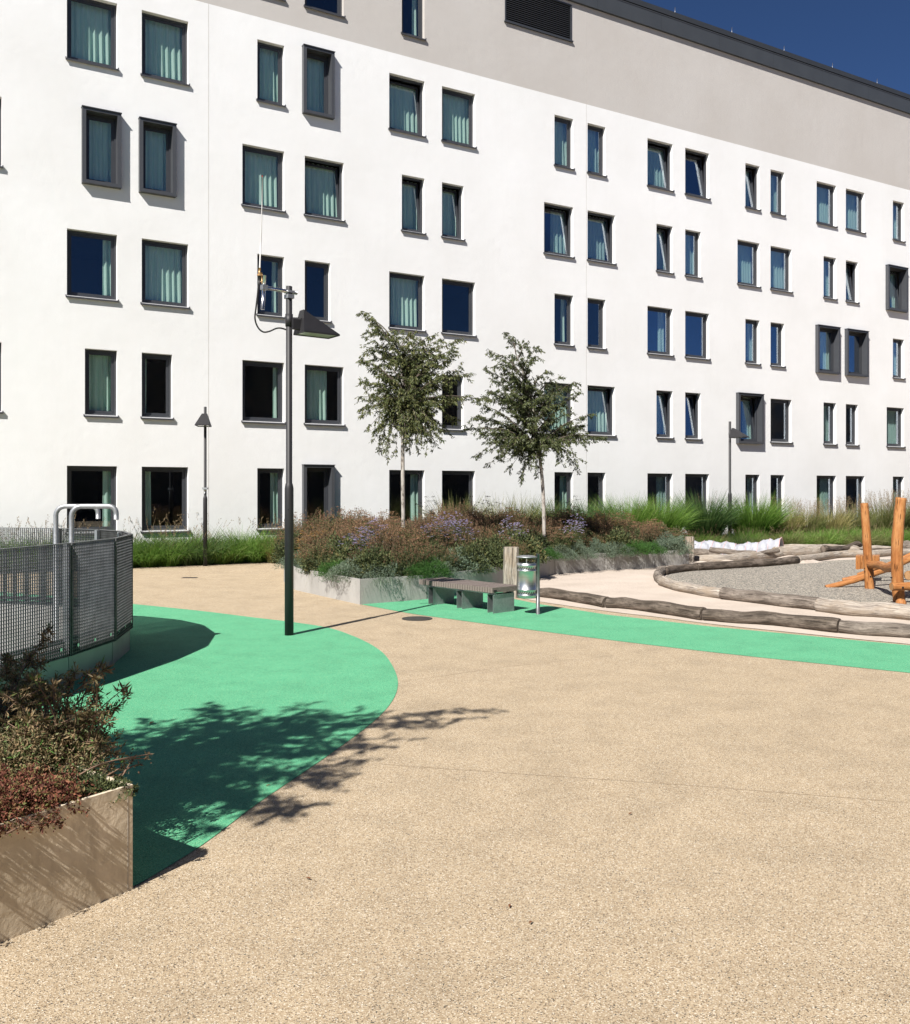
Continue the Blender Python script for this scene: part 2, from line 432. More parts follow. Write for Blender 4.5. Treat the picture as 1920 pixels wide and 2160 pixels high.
# ================================================================== the white building
ZC = 30.5; VP = 4310.0
RZ = math.atan2(1920.0, 3350.0)            # facade direction against +X
CT, ST = math.sin(RZ), math.cos(RZ)        # depth and width per metre of wall
def T(px):                                  # wall coordinate of a photo column
    Z = ZC*3350.0/(VP - px); return (Z - ZC)/CT
building = thing('apartment_building', 'long white rendered block with grey top storey and dark metal roof edge', 'building', (0, ZC, 0), RZ)
W_, N_ = 1.285, .832
REC = .15
tk = {}
u = 1/(VP-299.)
for k in range(0, 3): tk[k] = ZC*3350*(2.4932e-4 + .2338e-4*k)
for k in range(3, 10): tk[k] = ZC*3350*(3.2570e-4 + .2343e-4*(k-3))
tk[-1] = ZC*3350*(2.4932e-4 - .2338e-4)
tk = {k: (v - ZC)/CT for k, v in tk.items()}
PIER = .656
FL = 3.197
specs = {   # row -> k -> (left, right): size, curtain, tilt
 4: {0:('W f','W f'),1:('N f','BN f'),2:('W f t','W f'),3:('N f','N f'),4:('W f t','W n t'),5:('N r t','N f'),6:('W f','W f'),7:('N f','N f')},
 3: {-1:(None,'W f'),0:('BN f','BN f'),1:('W f','W f t'),2:('N f t','N f t'),3:('W r t','W f t'),4:('N f t','N f'),5:('W r8','W f'),6:('N f','N f t'),7:('BW f t','N f')},
 2: {0:('W r2','W f'),1:('N r3','N n'),2:('W f','W l1'),3:('N r3','N n'),4:('W r3','W n'),5:('N r4','N n'),6:('BW r','BW n'),7:('N f','W f')},
 1: {-1:(None,'W f'),0:('N f','N l2'),1:('W r1','W l7'),2:('N f','N n'),3:('W f','W f t'),4:('N f t','N n t'),5:('BW r4 t','W n'),6:('N f','N l2'),7:('W r6','W f')},
 0: {0:('W r2','W l2'),1:('N r4','BN n'),2:('W r2','W n'),3:('N r4','N n'),4:('W r4','W n'),5:('N r4','N n'),6:('W r5','W n'),7:('N r5','W n')},
 5: {0:('W f','W f'),1:('N n','W n'),2:('N r3',None)},
}
openings = []
for row, d in specs.items():
    for k, pr in d.items():
        for side, sp in enumerate(pr):
            if not sp: continue
            q = sp.split(); size = q[0]; cur = q[1]; tilt = len(q) > 2
            w = W_ if size[-1] == 'W' else N_
            x0 = tk[k] if side else tk[k] - PIER - w
            top = 2.70 + FL*row
            h = 1.80
            if row == 0 and k >= 4: h = 1.97
            if row == 0 and size[0] == 'B': h = 2.35
            if size[0] == 'B': top += .05; h += .10
            openings.append(dict(row=row, k=k, side=side, bay=size[0] == 'B', w=w, x0=x0, x1=x0+w, z1=top, z0=top-h, h=h, cur=cur, tilt=tilt))
LV = dict(x0=T(1065), x1=T(1206), z0=18.29, z1=19.60)
UMIN, UMAX = -24.0, 44.0
ZB, ZR = 16.155, 19.72
# wall with its real openings and reveals
def wall_mesh():
    mb = MB()
    holes = [(o['x0'], o['x1'], o['z0'], o['z1']) for o in openings] + [(LV['x0'], LV['x1'], LV['z0'], LV['z1'])]
    zs = sorted(set([-.2, ZB, ZR] + [h[2] for h in holes] + [h[3] for h in holes]))
    for a, b in zip(zs[:-1], zs[1:]):
        zc = (a+b)/2
        hs = sorted([(h[0], h[1]) for h in holes if h[2] < zc < h[3]])
        x = UMIN; mi = 1 if zc > ZB else 0
        for h0, h1 in hs + [(UMAX, UMAX)]:
            if h0 > x: mb.add([(x,0,a),(h0,0,a),(h0,0,b),(x,0,b)], [(0,1,2,3)], mi)
            x = h1
    D = REC + .10
    for x0, x1, a, b in holes:
        mi = 1 if a > ZB - 1 else 0
        mb.add([(x0,0,a),(x0,D,a),(x0,D,b),(x0,0,b)], [(0,1,2,3)], mi)
        mb.add([(x1,0,a),(x1,D,a),(x1,D,b),(x1,0,b)], [(3,2,1,0)], mi)
        mb.add([(x0,0,b),(x1,0,b),(x1,D,b),(x0,D,b)], [(0,3,2,1)], mi)
        mb.add([(x0,0,a),(x1,0,a),(x1,D,a),(x0,D,a)], [(0,1,2,3)], mi)
    # the other sides of the block
    DEP = 13
    for a, b, mi in ((-.2, ZB, 0), (ZB, ZR, 1)):
        mb.add([(UMIN,0,a),(UMIN,DEP,a),(UMIN,DEP,b),(UMIN,0,b)], [(0,1,2,3)], mi)
        mb.add([(UMAX,0,a),(UMAX,DEP,a),(UMAX,DEP,b),(UMAX,0,b)], [(3,2,1,0)], mi)
        mb.add([(UMIN,DEP,a),(UMAX,DEP,a),(UMAX,DEP,b),(UMIN,DEP,b)], [(3,2,1,0)], mi)
    return mb.build('wall', [M['stucco_white'], M['stucco_grey']], building)
wall_mesh()
# rooms behind the glass: slabs, back wall, cross walls
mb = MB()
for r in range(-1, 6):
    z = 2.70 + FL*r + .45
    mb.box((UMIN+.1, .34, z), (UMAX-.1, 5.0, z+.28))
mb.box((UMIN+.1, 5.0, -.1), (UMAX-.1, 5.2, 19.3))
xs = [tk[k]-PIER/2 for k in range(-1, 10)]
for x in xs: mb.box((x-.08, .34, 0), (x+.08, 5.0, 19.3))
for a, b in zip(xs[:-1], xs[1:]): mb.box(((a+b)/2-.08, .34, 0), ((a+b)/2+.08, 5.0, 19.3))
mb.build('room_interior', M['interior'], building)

# window kit, meshes shared by size
kit = {}
def ring(mb, x0, x1, z0, z1, t, y0, y1, mi=0, bottom=None):
    bt = t if bottom is None else bottom
    mb.box((x0, y0, z0), (x0+t, y1, z1), mi); mb.box((x1-t, y0, z0), (x1, y1, z1), mi)
    mb.box((x0+t, y0, z1-t), (x1-t, y1, z1), mi); mb.box((x0+t, y0, z0), (x1-t, y1, z0+bt), mi)
FR, SA = .062, .058
def get_kit(w, h):
    key = (round(w,3), round(h,3))
    if key in kit: return kit[key]
    a = MB(); ring(a, 0, w, 0, h, FR, 0, .085)
    fr = a.build('window', M['frame'])
    b = MB(); ring(b, FR+.002, w-FR-.002, .002, h-2*FR-.002, SA, .012, .06)
    for q in (0, 1):   # stepped glazing bead
        pass
    ring(b, FR+SA, w-FR-SA, SA+.002, h-2*FR-SA-.004, .012, .018, .05)
    sa = b.build('sash', M['frame'])
    c = MB(); i = FR+SA+.010
    c.box((i, .032, SA+.008), (w-i, .038, h-2*FR-SA-.010))
    pa = c.build('pane', M['glass'])
    d = MB()
    d.box((-.035, -.215, -.050), (w+.035, .0, -.028)); d.box((-.035, -.218, -.075), (w+.035, -.203, -.0505))
    d.box((-.040, -.216, -.0275), (-.018, 0, .004)); d.box((w+.018, -.216, -.0275), (w+.040, 0, .004))
    si = d.build('sill', M['sill'])
    kit[key] = (fr.data, sa.data, pa.data, si.data)
    for o in (fr, sa, pa, si): bpy.data.objects.remove(o)
    return kit[key]
def curtain_mesh(x0, x1, h, seed):
    rg = np.random.default_rng(seed)
    n = max(24, int((x1-x0)*110)); m = 14
    s = np.linspace(0, 1, n)
    x = x0 + s*(x1-x0)
    ph = np.cumsum(.16 + .30*rg.random(n)) * (1.15)
    amp0 = .035 + .02*rg.random()
    V = []
    for j in range(m):
        t = j/(m-1)
        amp = amp0*(.45 + .75*(1-t))
        y = amp*np.sin(ph + .5*t) + .012*np.sin(3*ph + 1 + t)
        xx = x + .010*np.sin(2*ph + t*1.5)
        V.append(np.stack([xx, y, np.full(n, .02 + t*(h-.02))], 1))
    V = np.concatenate(V)
    i, j = np.meshgrid(np.arange(n-1), np.arange(m-1)); i = i.ravel(); j = j.ravel()
    Q = np.stack([j*n+i, j*n+i+1, (j+1)*n+i+1, (j+1)*n+i], 1)
    return fast_mesh('curtain', V, Q, M['curtain'], smooth=True)
seed = 0
for o in openings:
    seed += 1
    w, h = o['w'], o['h']
    fr, sa, pa, si = get_kit(w, h)
    wo = link('window', fr, building, (o['x0'], REC - (.0 if not o['bay'] else .02), o['z0']))
    piv = (0, .012, FR)
    rx = -R(6.5) if o['tilt'] else 0.0
    link('sash', sa, wo, piv, (rx, 0, 0)); link('pane', pa, wo, piv, (rx, 0, 0))
    if not o['bay']: link('sill', si, wo, (0, 0, 0))
    c = o['cur']
    fx0, fx1 = .03, w-.03
    if c != 'n':
        if c[0] == 'f': a, b = fx0, fx1
        else:
            fr_w = {'':.5,'1':.16,'2':.24,'3':.30,'4':.36,'5':.44,'6':.55,'7':.70,'8':.8}[c[1:]]
            a, b = (fx1-(fx1-fx0)*fr_w, fx1) if c[0] == 'r' else (fx0, fx0+(fx1-fx0)*fr_w)
        link('curtain', curtain_mesh(a, b, h-.02, seed), wo, (0, .24 + (.10 if o['tilt'] else 0), 0))
    if o['bay']:
        s = MB(); t = .088; tz = .062; y0 = -.155; y1 = REC-.022
        x0, x1, z0, z1 = -t, w+t, -tz, h+tz
        s.box((x0, y0, z0), (0.012, -.001, z1)); s.box((w-.012, y0, z0), (x1, -.001, z1))
        s.box((.012, y0, h-.012), (w-.012, -.001, z1)); s.box((.012, y0, z0), (w-.012, -.001, .012))
        s.box((.0, -.001, .0), (.012, y1, h)); s.box((w-.012, -.001, .0), (w, y1, h))
        s.box((.012, -.001, h-.012), (w-.012, y1, h)); s.box((.012, -.001, .0), (w-.012, y1, .012))
        s.box((x0-.012, y0-.03, z1+.001), (x1+.012, -.001, z1+.022)); s.box((x0, y0-.012, z0-.02), (x1, -.001, z0-.001))
        s.build('surround', M['frame_light'], wo, (0, -(REC-.02), 0))
# roof edge
mb = MB()
mb.box((UMIN-.1, -.10, ZR-.01), (UMAX+.1, .35, 20.33))
rf = mb.build('roof', M['fascia'], building)
mb = MB(); mb.box((UMIN-.1, -.02, 20.331), (UMAX+.1, .5, 20.40)); mb.box((UMIN-.12, -.075, 20.401), (UMAX+.12, .52, 20.60)); mb.box((UMIN, .52, 20.0), (UMAX, 13.0, 20.2))
mb.build('roof_cap', M['cap'], building)
mb = MB()
mb.box((UMIN-.1, -.112, 20.30), (UMAX+.1, -.1005, 20.329))
mb.build('drip_edge', M['frame_light'], building)
ts = [T(1428) + 3.098*i for i in range(-9, 8)]
mb = MB()
for i, t_ in enumerate(ts): mb.box((t_-.9, -.1015, ZR-.008), (t_-.885, -.1002, 20.298))
mb.build('panel_joint', M['cap'], building)
for t_ in ts:
    if t_ < T(1330): continue
    r_ = MB(); r_.tube([(0,0,0),(0,0,.32)], .011, 6); r_.build('lightning_rod', M['galv'], building, (t_, .1, 20.6))
mb = MB(); mb.box((T(440)-.006, -.003, -.1), (T(440)+.006, 0.001, ZB)); mb.box((T(1237)-.006, -.003, -.1), (T(1237)+.006, .001, ZR))
mb.build('expansion_joint', M['stucco_grey'], building)
# louvre
mb = MB(); x0, x1, z0, z1 = LV['x0'], LV['x1'], LV['z0'], LV['z1']
ring(mb, x0, x1, z0, z1, .05, -.02, .1); mb.box((x0-.03, -.07, z0-.05), (x1+.03, .02, z0-.001))
n = 17
for i in range(n):
    z = z0+.06 + i*(z1-z0-.1)/n
    mb.add([(x0+.05,.0,z),(x1-.05,.0,z),(x1-.05,.06,z+.055),(x0+.05,.06,z+.055),(x0+.05,.0,z-.008),(x1-.05,.0,z-.008)], [(0,1,2,3),(4,5,1,0)])
lo = mb.build('louvre', M['frame'], building)
mb = MB(); mb.box((x0, .12, z0), (x1, .14, z1)); mb.build('louvre_backing', M['dark'], lo)

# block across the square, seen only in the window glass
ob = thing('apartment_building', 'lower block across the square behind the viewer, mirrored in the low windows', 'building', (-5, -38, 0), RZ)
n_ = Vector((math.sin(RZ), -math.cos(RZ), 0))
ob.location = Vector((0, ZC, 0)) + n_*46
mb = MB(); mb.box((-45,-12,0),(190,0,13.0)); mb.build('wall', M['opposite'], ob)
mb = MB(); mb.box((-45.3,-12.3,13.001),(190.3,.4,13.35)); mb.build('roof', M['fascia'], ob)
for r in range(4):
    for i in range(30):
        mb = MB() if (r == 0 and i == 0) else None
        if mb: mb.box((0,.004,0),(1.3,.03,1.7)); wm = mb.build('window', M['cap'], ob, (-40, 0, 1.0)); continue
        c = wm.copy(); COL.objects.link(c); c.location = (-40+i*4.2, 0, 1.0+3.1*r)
# ================================================================== LAMPS
def lamp_head(parent, hx, hy, hz, rz, sc=1.0):
    """wedge shade: rectangular mouth, sloping to a short ridge above the bracket side"""
    L_, Wd, H_ = .56*sc, .333*sc, .31*sc
    h = MB()
    v = [(0,-Wd/2,0),(L_,-Wd/2,0),(L_,Wd/2,0),(0,Wd/2,0),(.045*sc,-.065*sc,H_),(.045*sc,.065*sc,H_),(.0,-.12*sc,.10*sc),(.0,.12*sc,.10*sc)]
    h.add(v[:6], [(0,1,4),(1,2,5,4),(2,3,5),(3,0,4,5)])
    # rim
    t = .012*sc
    h.box((0,-Wd/2,-.022*sc),(L_,-Wd/2+t,-.001)); h.box((0,Wd/2-t,-.022*sc),(L_,Wd/2,-.001))
    h.box((0,-Wd/2+t,-.022*sc),(t,Wd/2-t,-.001)); h.box((L_-t,-Wd/2+t,-.022*sc),(L_,Wd/2-t,-.001))
    s = h.build('lamp_shade', M['pole'], parent, (hx, hy, hz), (0, 0, rz))
    g_ = MB(); g_.box((.02*sc,-Wd/2+.02*sc,-.010),(L_-.02*sc,Wd/2-.02*sc,-.004)); g_.build('lamp_glass', M['lamp_glass'], s)
    b = MB(); b.box((-.10*sc,-.035*sc,.03*sc),(.02,.035*sc,.17*sc)); b.build('bracket', M['pole'], s)
    return s
def lamp_pole(name, label, base, top, step, r0, r1, group='lamp posts'):
    t = thing(name, label, 'street lamp', base, 0, group)
    p = MB(); p.lathe([(0,0),(r0,0),(r0,step-.06),(r0*.93,step-.03),(r1+.006,step+.01),(r1,step+.02),(r1,top-.004),(r1-.006,top),(0,top)], n=24)
    po = p.build('pole', M['pole'], t)
    d = MB()
    for z in (step-.35, step-1.3): d.obox((-.0, -r0, z), (1,0,0),(0,1,0),(0,0,1), .008,.003,.008)
    d.build('cover_screw', M['dark'], po)
    return t
b1 = G(610, 1340)
L1 = lamp_pole('street_lamp', 'tall dark lamp post standing on the green surface, with antenna on top', (b1.x, b1.y, 0), 4.86, 2.10, .062, .043)
b_ = Vector((-2.16, 12.70, 4.226)) - b1
lamp_head(L1, -2.178-b1.x+.0, 12.685-b1.y, 4.226, math.atan2(.335,.452))
s = MB(); s.lathe([(.045,0),(.052,.0),(.053,.17),(.045,.17)], n=24); s.build('collar', M['pole'], L1, (0,0,4.30))
s = MB(); s.beam((0,0,4.36), (-2.178-b1.x+.03, 12.685-b1.y+.01, 4.36), .05, .13); s.build('arm', M['pole'], L1)

# aerial clamped on the lamp post: a thing of its own
an = thing('radio_antenna', 'thin white whip antenna on a steel arm clamped to the tall lamp post', 'antenna', (b1.x, b1.y, 4.68))
O = Vector((b1.x, b1.y, 4.68))
A0 = P(553, 605.5, 12.38) - O; A1 = P(626, 618, 12.76) - O
s = MB(); s.tube([A0, A1], .026, 14); s.build('arm_tube', M['chrome'], an)
V0 = P(558, 581, 12.40) - O; V1 = P(554, 653, 12.42) - O
s = MB(); s.tube([V0, V1], .026, 14); s.build('mast_tube', M['chrome'], an)
s = MB()
ad = (A1-A0).normalized()
s.obox(A0+ad*.03, ad, (0,0,1), ad.cross(Vector((0,0,1))), .04, .033, .035)
s.build('arm_clamp', M['galv'], an)
s = MB(); s.obox(Vector((0,0,.10)), ad, (0,0,1), ad.cross(Vector((0,0,1))), .055, .016, .06)
for q in (-.045, .045):
    s.tube([Vector((0,0,.10))+ad*q+Vector((0,0,-.07)), Vector((0,0,.10))+ad*q+Vector((0,0,.08))], .006, 6)
s.obox(Vector((0,0,.035)), ad, (0,0,1), ad.cross(Vector((0,0,1))), .050, .028, .055)
s.build('clamp', M['galv'], an)
B0 = P(547, 600, 12.40) - O; B1 = P(547.5, 582, 12.40) - O
s = MB(); s.tube([B0, B1], .019, 12); s.build('antenna_collar', M['black_rubber'], an)
B2 = P(548, 565, 12.40) - O
s = MB(); s.tube([B1, B1+(B2-B1)*.2, B1+(B2-B1)*.22, B2], [.034,.034,.02,.015], 12)
s.tube([P(552,575,12.40)-O, P(553,598,12.40)-O], .010, 8); s.obox(P(550,580,12.4)-O,(1,0,0),(0,1,0),(0,0,1),.03,.012,.006); s.obox(P(550,594,12.4)-O,(1,0,0),(0,1,0),(0,0,1),.03,.012,.006)
s.build('antenna_foot', M['brass'], an)
s = MB(); B3 = P(553.6, 373, 12.40) - O
s.tube([B2, B2+(B3-B2)*.35+Vector((.006,0,0)), B2+(B3-B2)*.7+Vector((.006,0,0)), B3], [.011,.009,.006,.005], 8); s.build('whip', M['fibre'], an)
s = MB(); s.tube([B3, B3+Vector((0,0,.02))], .009, 8); s.build('tip', M['red'], an)
cb = smooth_curve([P(545.5,598,12.4)-O, P(543,625,12.4)-O, P(540,650,12.42)-O, P(538,672,12.45)-O, P(544,690,12.5)-O, P(555,700,12.52)-O, P(568,699,12.55)-O, P(582,693,12.6)-O, P(592,692,12.62)-O, P(603,695,12.66)-O], 5)
s = MB(); s.tube(cb, .0115, 8); s.build('cable', M['black_rubber'], an)

g2 = P(433, 1194, 24.5)
L2 = lamp_pole('street_lamp', 'slim dark lamp post in the grass strip beside the galvanised cage, shade facing the viewer', (g2.x, 24.5, 0), 2+179*24.5/1920, 1.86, .055, .037)
lamp_head(L2, .0, -.04, 2+(1037-899)*24.5/1920, R(-82), 1.08)
s = MB(); s.box((-.07,-.06,0),(.07,.05,.05)); s.tube([(0,-.05,.0),(0,-.05,-.11)], [.035,.012], 10); s.build('sensor_clamp', M['galv'], L2, (0,0,2.06))
g3 = P(1540, 1155, 31.5)
L3 = lamp_pole('street_lamp', 'slim dark lamp post rising from the grasses, shade turned to the right', (g3.x, 31.5, 0), 2+148*31.5/1920, 1.95, .065, .042)
lamp_head(L3, .05, -.05, 2+(1037-923)*31.5/1920, R(-52), 1.05)

# ================================================================== BENCH
bp = Vector((.613, 14.83, 0)); ba = Vector((-1.247, 1.41, 0)).normalized()
bench = thing('park_bench', 'backless bench of grey weathered slats on folded steel plate legs beside the bin', 'bench', bp, math.atan2(ba.y, ba.x))
# local x along the bench, local y towards the camera-left, so the seat lies on -y
LB, WB, HT = 1.90, .62, .43
n = 31; rg = random.Random(5)
for i in range(n):
    s = MB(); x = i*LB/n
    dz = (rg.random()-.5)*.005
    s.box((x+.006, -WB, HT-.085+dz), (x+LB/n-.006, 0, HT+dz)); s.build('slat', M['slat'], bench)
s = MB()
s.box((.05,-WB+.08,HT-.115),(LB-.03,-WB+.13,HT-.089)); s.box((.05,-.13,HT-.115),(LB-.03,-.08,HT-.089))
s.build('seat_rail', M['galv'], bench)
s = MB(); s.obox((-.002,-.055,HT-.05),(0,1,0),(1,0,0),(0,0,1),.035,.002,.011); s.build('name_plate', M['dark'], bench)
for x in (.04, .80, 1.56):
    s = MB(); t = .006
    s.box((x,-.54,.0),(x+t,-.05,HT-.116)); s.box((x+.13,-.54,.0),(x+.13+t,-.05,HT-.116))
    s.box((x+t,-.54,HT-.122),(x+.13,-.05,HT-.1165)); s.box((x+t,-.30,.0),(x+.13,-.295,HT-.123))
    s.build('leg', M['galv'], bench)

# ================================================================== BIN
bi = G(1135, 1296)
bn = thing('litter_bin', 'round galvanised litter bin with flat lid, hung on a steel post beside the bench', 'litter bin', (bi.x, bi.y, 0))
s = MB(); s.tube([(0,0,0),(0,0,.985)], .031, 16); s.build('post', M['grate'], bn)
cx = P(1111, 1200, 14.93).x - bi.x; cy = .03
rb = .163
s = MB(); pr = [(0,.27),(rb*.93,.27),(rb*.985,.285),(rb,.30)]
for z in (.315, .405, .715, .80): pr += [(rb,z-.008),(rb+.007,z),(rb,z+.008)]
pr = pr[:1]+sorted(pr[1:], key=lambda q: q[1]) + [(rb,.835),(rb-.01,.84),(rb-.012,.80),(rb-.012,.32),(0,.31)]
s.lathe(pr, (cx,cy,0), 40); body = s.build('body', M['bin'], bn)
s = MB()
for z in (.36, .757):
    for k in range(26):
        a = 2*math.pi*k/26; c = Vector((cx+(rb+.001)*math.cos(a), cy+(rb+.001)*math.sin(a), z))
        tn = Vector((-math.sin(a), math.cos(a), 0)); up = (Vector((0,0,1))+tn*.65).normalized()
        s.obox(c, up, Vector((math.cos(a),math.sin(a),0)), up.cross(Vector((math.cos(a),math.sin(a),0))), .026, .0015, .0045)
s.build('slot', M['dark'], body)
s = MB(); s.lathe([(0,.925),(.168,.925),(.175,.932),(.172,.942),(.10,.957),(0,.962)], (cx,cy,0), 36); s.build('lid', M['galv'], bn)
s = MB()
for a in (2.6, 4.6, .4):
    s.box((cx+rb*.93*math.cos(a)-.006, cy+rb*.93*math.sin(a)-.003, .80), (cx+rb*.93*math.cos(a)+.006, cy+rb*.93*math.sin(a)+.003, .924))
s.build('lid_strut', M['galv'], bn)
s = MB(); s.beam((0,0,.93),(cx,cy,.93),.03,.006); s.beam((-.01,0,.45),(cx+rb*.97,cy,.45),.03,.01); s.beam((-.01,0,.68),(cx+rb*.97,cy,.68),.03,.01); s.build('bracket', M['bin'], bn)

# ================================================================== covers and small things on the ground
mc = G(880, 1305.5)
s = MB(); s.lathe([(0,.0),(.24,.0),(.24,.008),(.225,.010),(.222,.006),(.20,.006),(.19,.010),(0,.010)], n=40)
mh = s.build('manhole_cover', plain('cast_iron_cover', (.05,.045,.04), .7, .3, .3, 20, .5), None, (mc.x, mc.y, .001))
tag(mh, 'round cast iron cover set in the beige surface in front of the bench', 'manhole cover')
for a in range(6):
    pass
dg = G(400, 1219)
dr = thing('drain_grate', 'short slotted drain grate in the beige surface near the grass strip', 'drain grate', (dg.x, dg.y, 0))
s = MB(); ring(s, -.17, .17, 0, .01, .0, -.07, .07) if False else s.box((-.17,-.075,.001),(.17,.075,.004)); s.build('pit', M['dark'], dr)
s = MB()
for i in range(12): s.box((-.165+i*.0285,-.07,.0045),(-.150+i*.0285,.07,.008))
s.box((-.17,-.08,.0042),(.17,-.0705,.0085)); s.box((-.17,.0705,.0042),(.17,.08,.0085)); s.build('bars', M['pole'], dr)
# dry leaves lying about
rg = random.Random(8)
leafm = plain('dry_brown_leaf', (.16,.06,.02), .8)
for i, (px, py) in enumerate(((320,1528),(650,1857),(1330,1720),(1120,1950),(566,1660),(1075,1915))):
    c = G(px, py); s = MB(); a = rg.random()*6
    pts_ = [(-.03,0,.006),(-.01,.010,.012),(.012,.009,.014),(.03,0,.008),(.012,-.010,.013),(-.01,-.009,.011)]
    s.add(pts_+[(p_[0],p_[1],p_[2]-.002) for p_ in pts_], [(0,1,2,3,4,5),(11,10,9,8,7,6)])
    lf = s.build('fallen_leaf', leafm, None, (c.x, c.y, .006), (0,0,a))
    lf.scale = (.55,.55,.7) if i else (1.2,1.2,1)
    tag(lf, ['curled brown leaf lying on the green surface near the cage shadow','brown leaf on the beige surface left of centre','tiny brown leaf on the open beige surface right of centre','small brown leaf on the beige surface low in the middle','small leaf at the edge of the tree shadow','tiny leaf on the beige surface in front'][i], 'leaf', 'fallen leaves')

# ================================================================== LOGS
def log(label, pts, rads, mat, name='timber_log', group='timber logs edging the play area', n=16, seed=1, cat='log', z0=None):
    """pts: photo pixels of the foot line (lying on the ground) or world points"""
    rg = random.Random(seed)
    if not hasattr(rads, '__len__'): rads = [rads]*len(pts)
    w = []
    for i, p in enumerate(pts):
        if isinstance(p, Vector): w.append(p)
        else: q = G(*p); w.append(Vector((q.x, q.y + rads[i]*.9, rads[i]*.93)))
    # refine
    c = smooth_curve(w, 7)
    rr = np.interp(np.linspace(0, len(rads)-1, len(c)), range(len(rads)), rads)
    rr = [r*(1+.05*math.sin(i*.9+seed)+.03*(rg.random()-.5)) for i, r in enumerate(rr)]
    c = [p + Vector((0,0,.006*math.sin(i*.7+seed*2))) for i, p in enumerate(c)]
    o = c[0].copy(); o.z = 0
    s = MB()
    # rounded ends
    d0 = (c[1]-c[0]).normalized(); d1 = (c[-1]-c[-2]).normalized()
    cc = [c[0]-d0*.012] + c + [c[-1]+d1*.012]; r2 = [rr[0]*.88] + rr + [rr[-1]*.88]
    s.tube([p-o for p in cc], r2, n, jit=.05, rng=rg)
    ob = s.build(name, mat, None, o)
    return tag(ob, label, cat, group)
LR = 'logs edging the green path'
fl = [((1120,1259),(1160,1263),(1230,1274),(1281,1284)), ((1284,1284),(1330,1287),(1400,1297),(1488,1311)), ((1491,1311),(1560,1317),(1640,1322),(1776,1338)), ((1780,1338),(1850,1344),(1940,1350),(2120,1372))]
ll = ['dark weathered log along the green path, starting behind the bin','second dark log along the green path, slightly wavy','third dark log along the green path, long and straight','brown log along the green path with pale knots, at the right picture edge']
for i, (a, l) in enumerate(zip(fl, ll)):
    log(l, a, [.085,.10,.10,.105] if i == 0 else [.098,.10,.105,.108], M['log_mid'] if i in (3,) else M['log_dark'], group=LR, seed=i+1)
ring_ = [
 ('short pale grey log at the rounded tip of the gravel pit', ((1396,1232),(1390,1226),(1391,1219),(1403,1212)), .10, 'log_mid'),
 ('dark brown log leading back from the tip of the gravel pit', ((1403,1214),(1425,1210),(1450,1207),(1470,1205)), .10, 'log_dark'),
 ('long dark brown log behind the gravel pit below the sand heaps', ((1472,1205.5),(1540,1201),(1620,1196),(1683,1190)), .112, 'log_dark'),
 ('pale forked log behind the gravel pit reaching the climbing frame', ((1684,1189.5),(1730,1184),(1770,1178),(1830,1176)), .115, 'log_light'),
 ('pale log behind the climbing frame between its two posts', ((1840,1177),(1880,1174),(1930,1172),(2010,1172)), .115, 'log_light'),
 ('pale smooth log with two knots on the near left side of the gravel pit', ((1398,1236),(1430,1247),(1480,1257),(1527,1265)), .105, 'log_light'),
 ('dark grey log in the middle of the near side of the gravel pit', ((1530,1266),(1590,1273),(1660,1282),(1733,1290)), .118, 'log_mid'),
 ('pale whitish log on the near right side of the gravel pit', ((1736,1292),(1800,1301),(1880,1306),(2060,1326)), .125, 'log_light'),
]
for i, (l, a, r, mt) in enumerate(ring_): log(l, a, r, M[mt], group='logs round the gravel pit', seed=20+i)
back = [
 ('big grey log lying right of the square wooden post under the fabric tunnel', ((1466,1191),(1520,1193),(1580,1188),(1652,1179)), [.13,.15,.15,.14], 'log_light'),
 ('big pale log continuing behind the gravel pit towards the climbing frame', ((1640,1180),(1710,1177),(1770,1174),(1812,1173)), [.19,.2,.19,.16], 'log_light'),
 ('pale log end behind the right end of the fabric tunnel', ((1652,1166),(1700,1167),(1740,1168),(1770,1169)), [.14,.15,.14,.13], 'log_light'),
 ('short greenish grey log stub beside the square wooden post', ((1462,1176),(1480,1176),(1500,1176),(1518,1177)), [.13,.14,.12,.09], 'log_mid'),
 ('pale flat log behind the climbing frame post near the grasses', ((1806,1168),(1840,1167),(1870,1167),(1884,1167)), [.12,.13,.12,.11], 'log_light'),
 ('dark low log behind the climbing frame', ((1812,1172),(1850,1171),(1880,1170),(1915,1169)), .11, 'log_dark'),
 ('dark short log at the right picture edge near the grasses', ((1906,1163),(1920,1163),(1945,1163)), [.17,.18,.17], 'log_mid'),
]
for i, (l, a, r, mt) in enumerate(back): log(l, a, r, M[mt], group='loose logs behind the gravel pit', seed=40+i)
def P_(px, py, D): return P(px, py, D)
log('forked grey branch resting across the log in front of the fabric tunnel', [P_(1498,1159,26.6),P_(1530,1163,26.4),P_(1560,1166,26.2),P_(1595,1165,26.0)], [.075,.085,.075,.05], M['log_mid'], group='loose logs behind the gravel pit', seed=61)
log('thin curved branch end beside the right end of the fabric tunnel', [P_(1545,1174,26.0),P_(1590,1170,26.0),P_(1620,1164,26.2),P_(1642,1161,26.4)], [.04,.06,.065,.07], M['log_mid'], group='loose logs behind the gravel pit', seed=62)
log('crooked dark log with a sawn round end, lying before the tall grasses', [P_(1738,1158,27.4),P_(1760,1158,27.8),P_(1785,1156,28.2),P_(1808,1147,28.6),P_(1815,1150,28.8)], [.11,.095,.09,.085,.07], M['log_dark'], group='loose logs behind the gravel pit', seed=63)

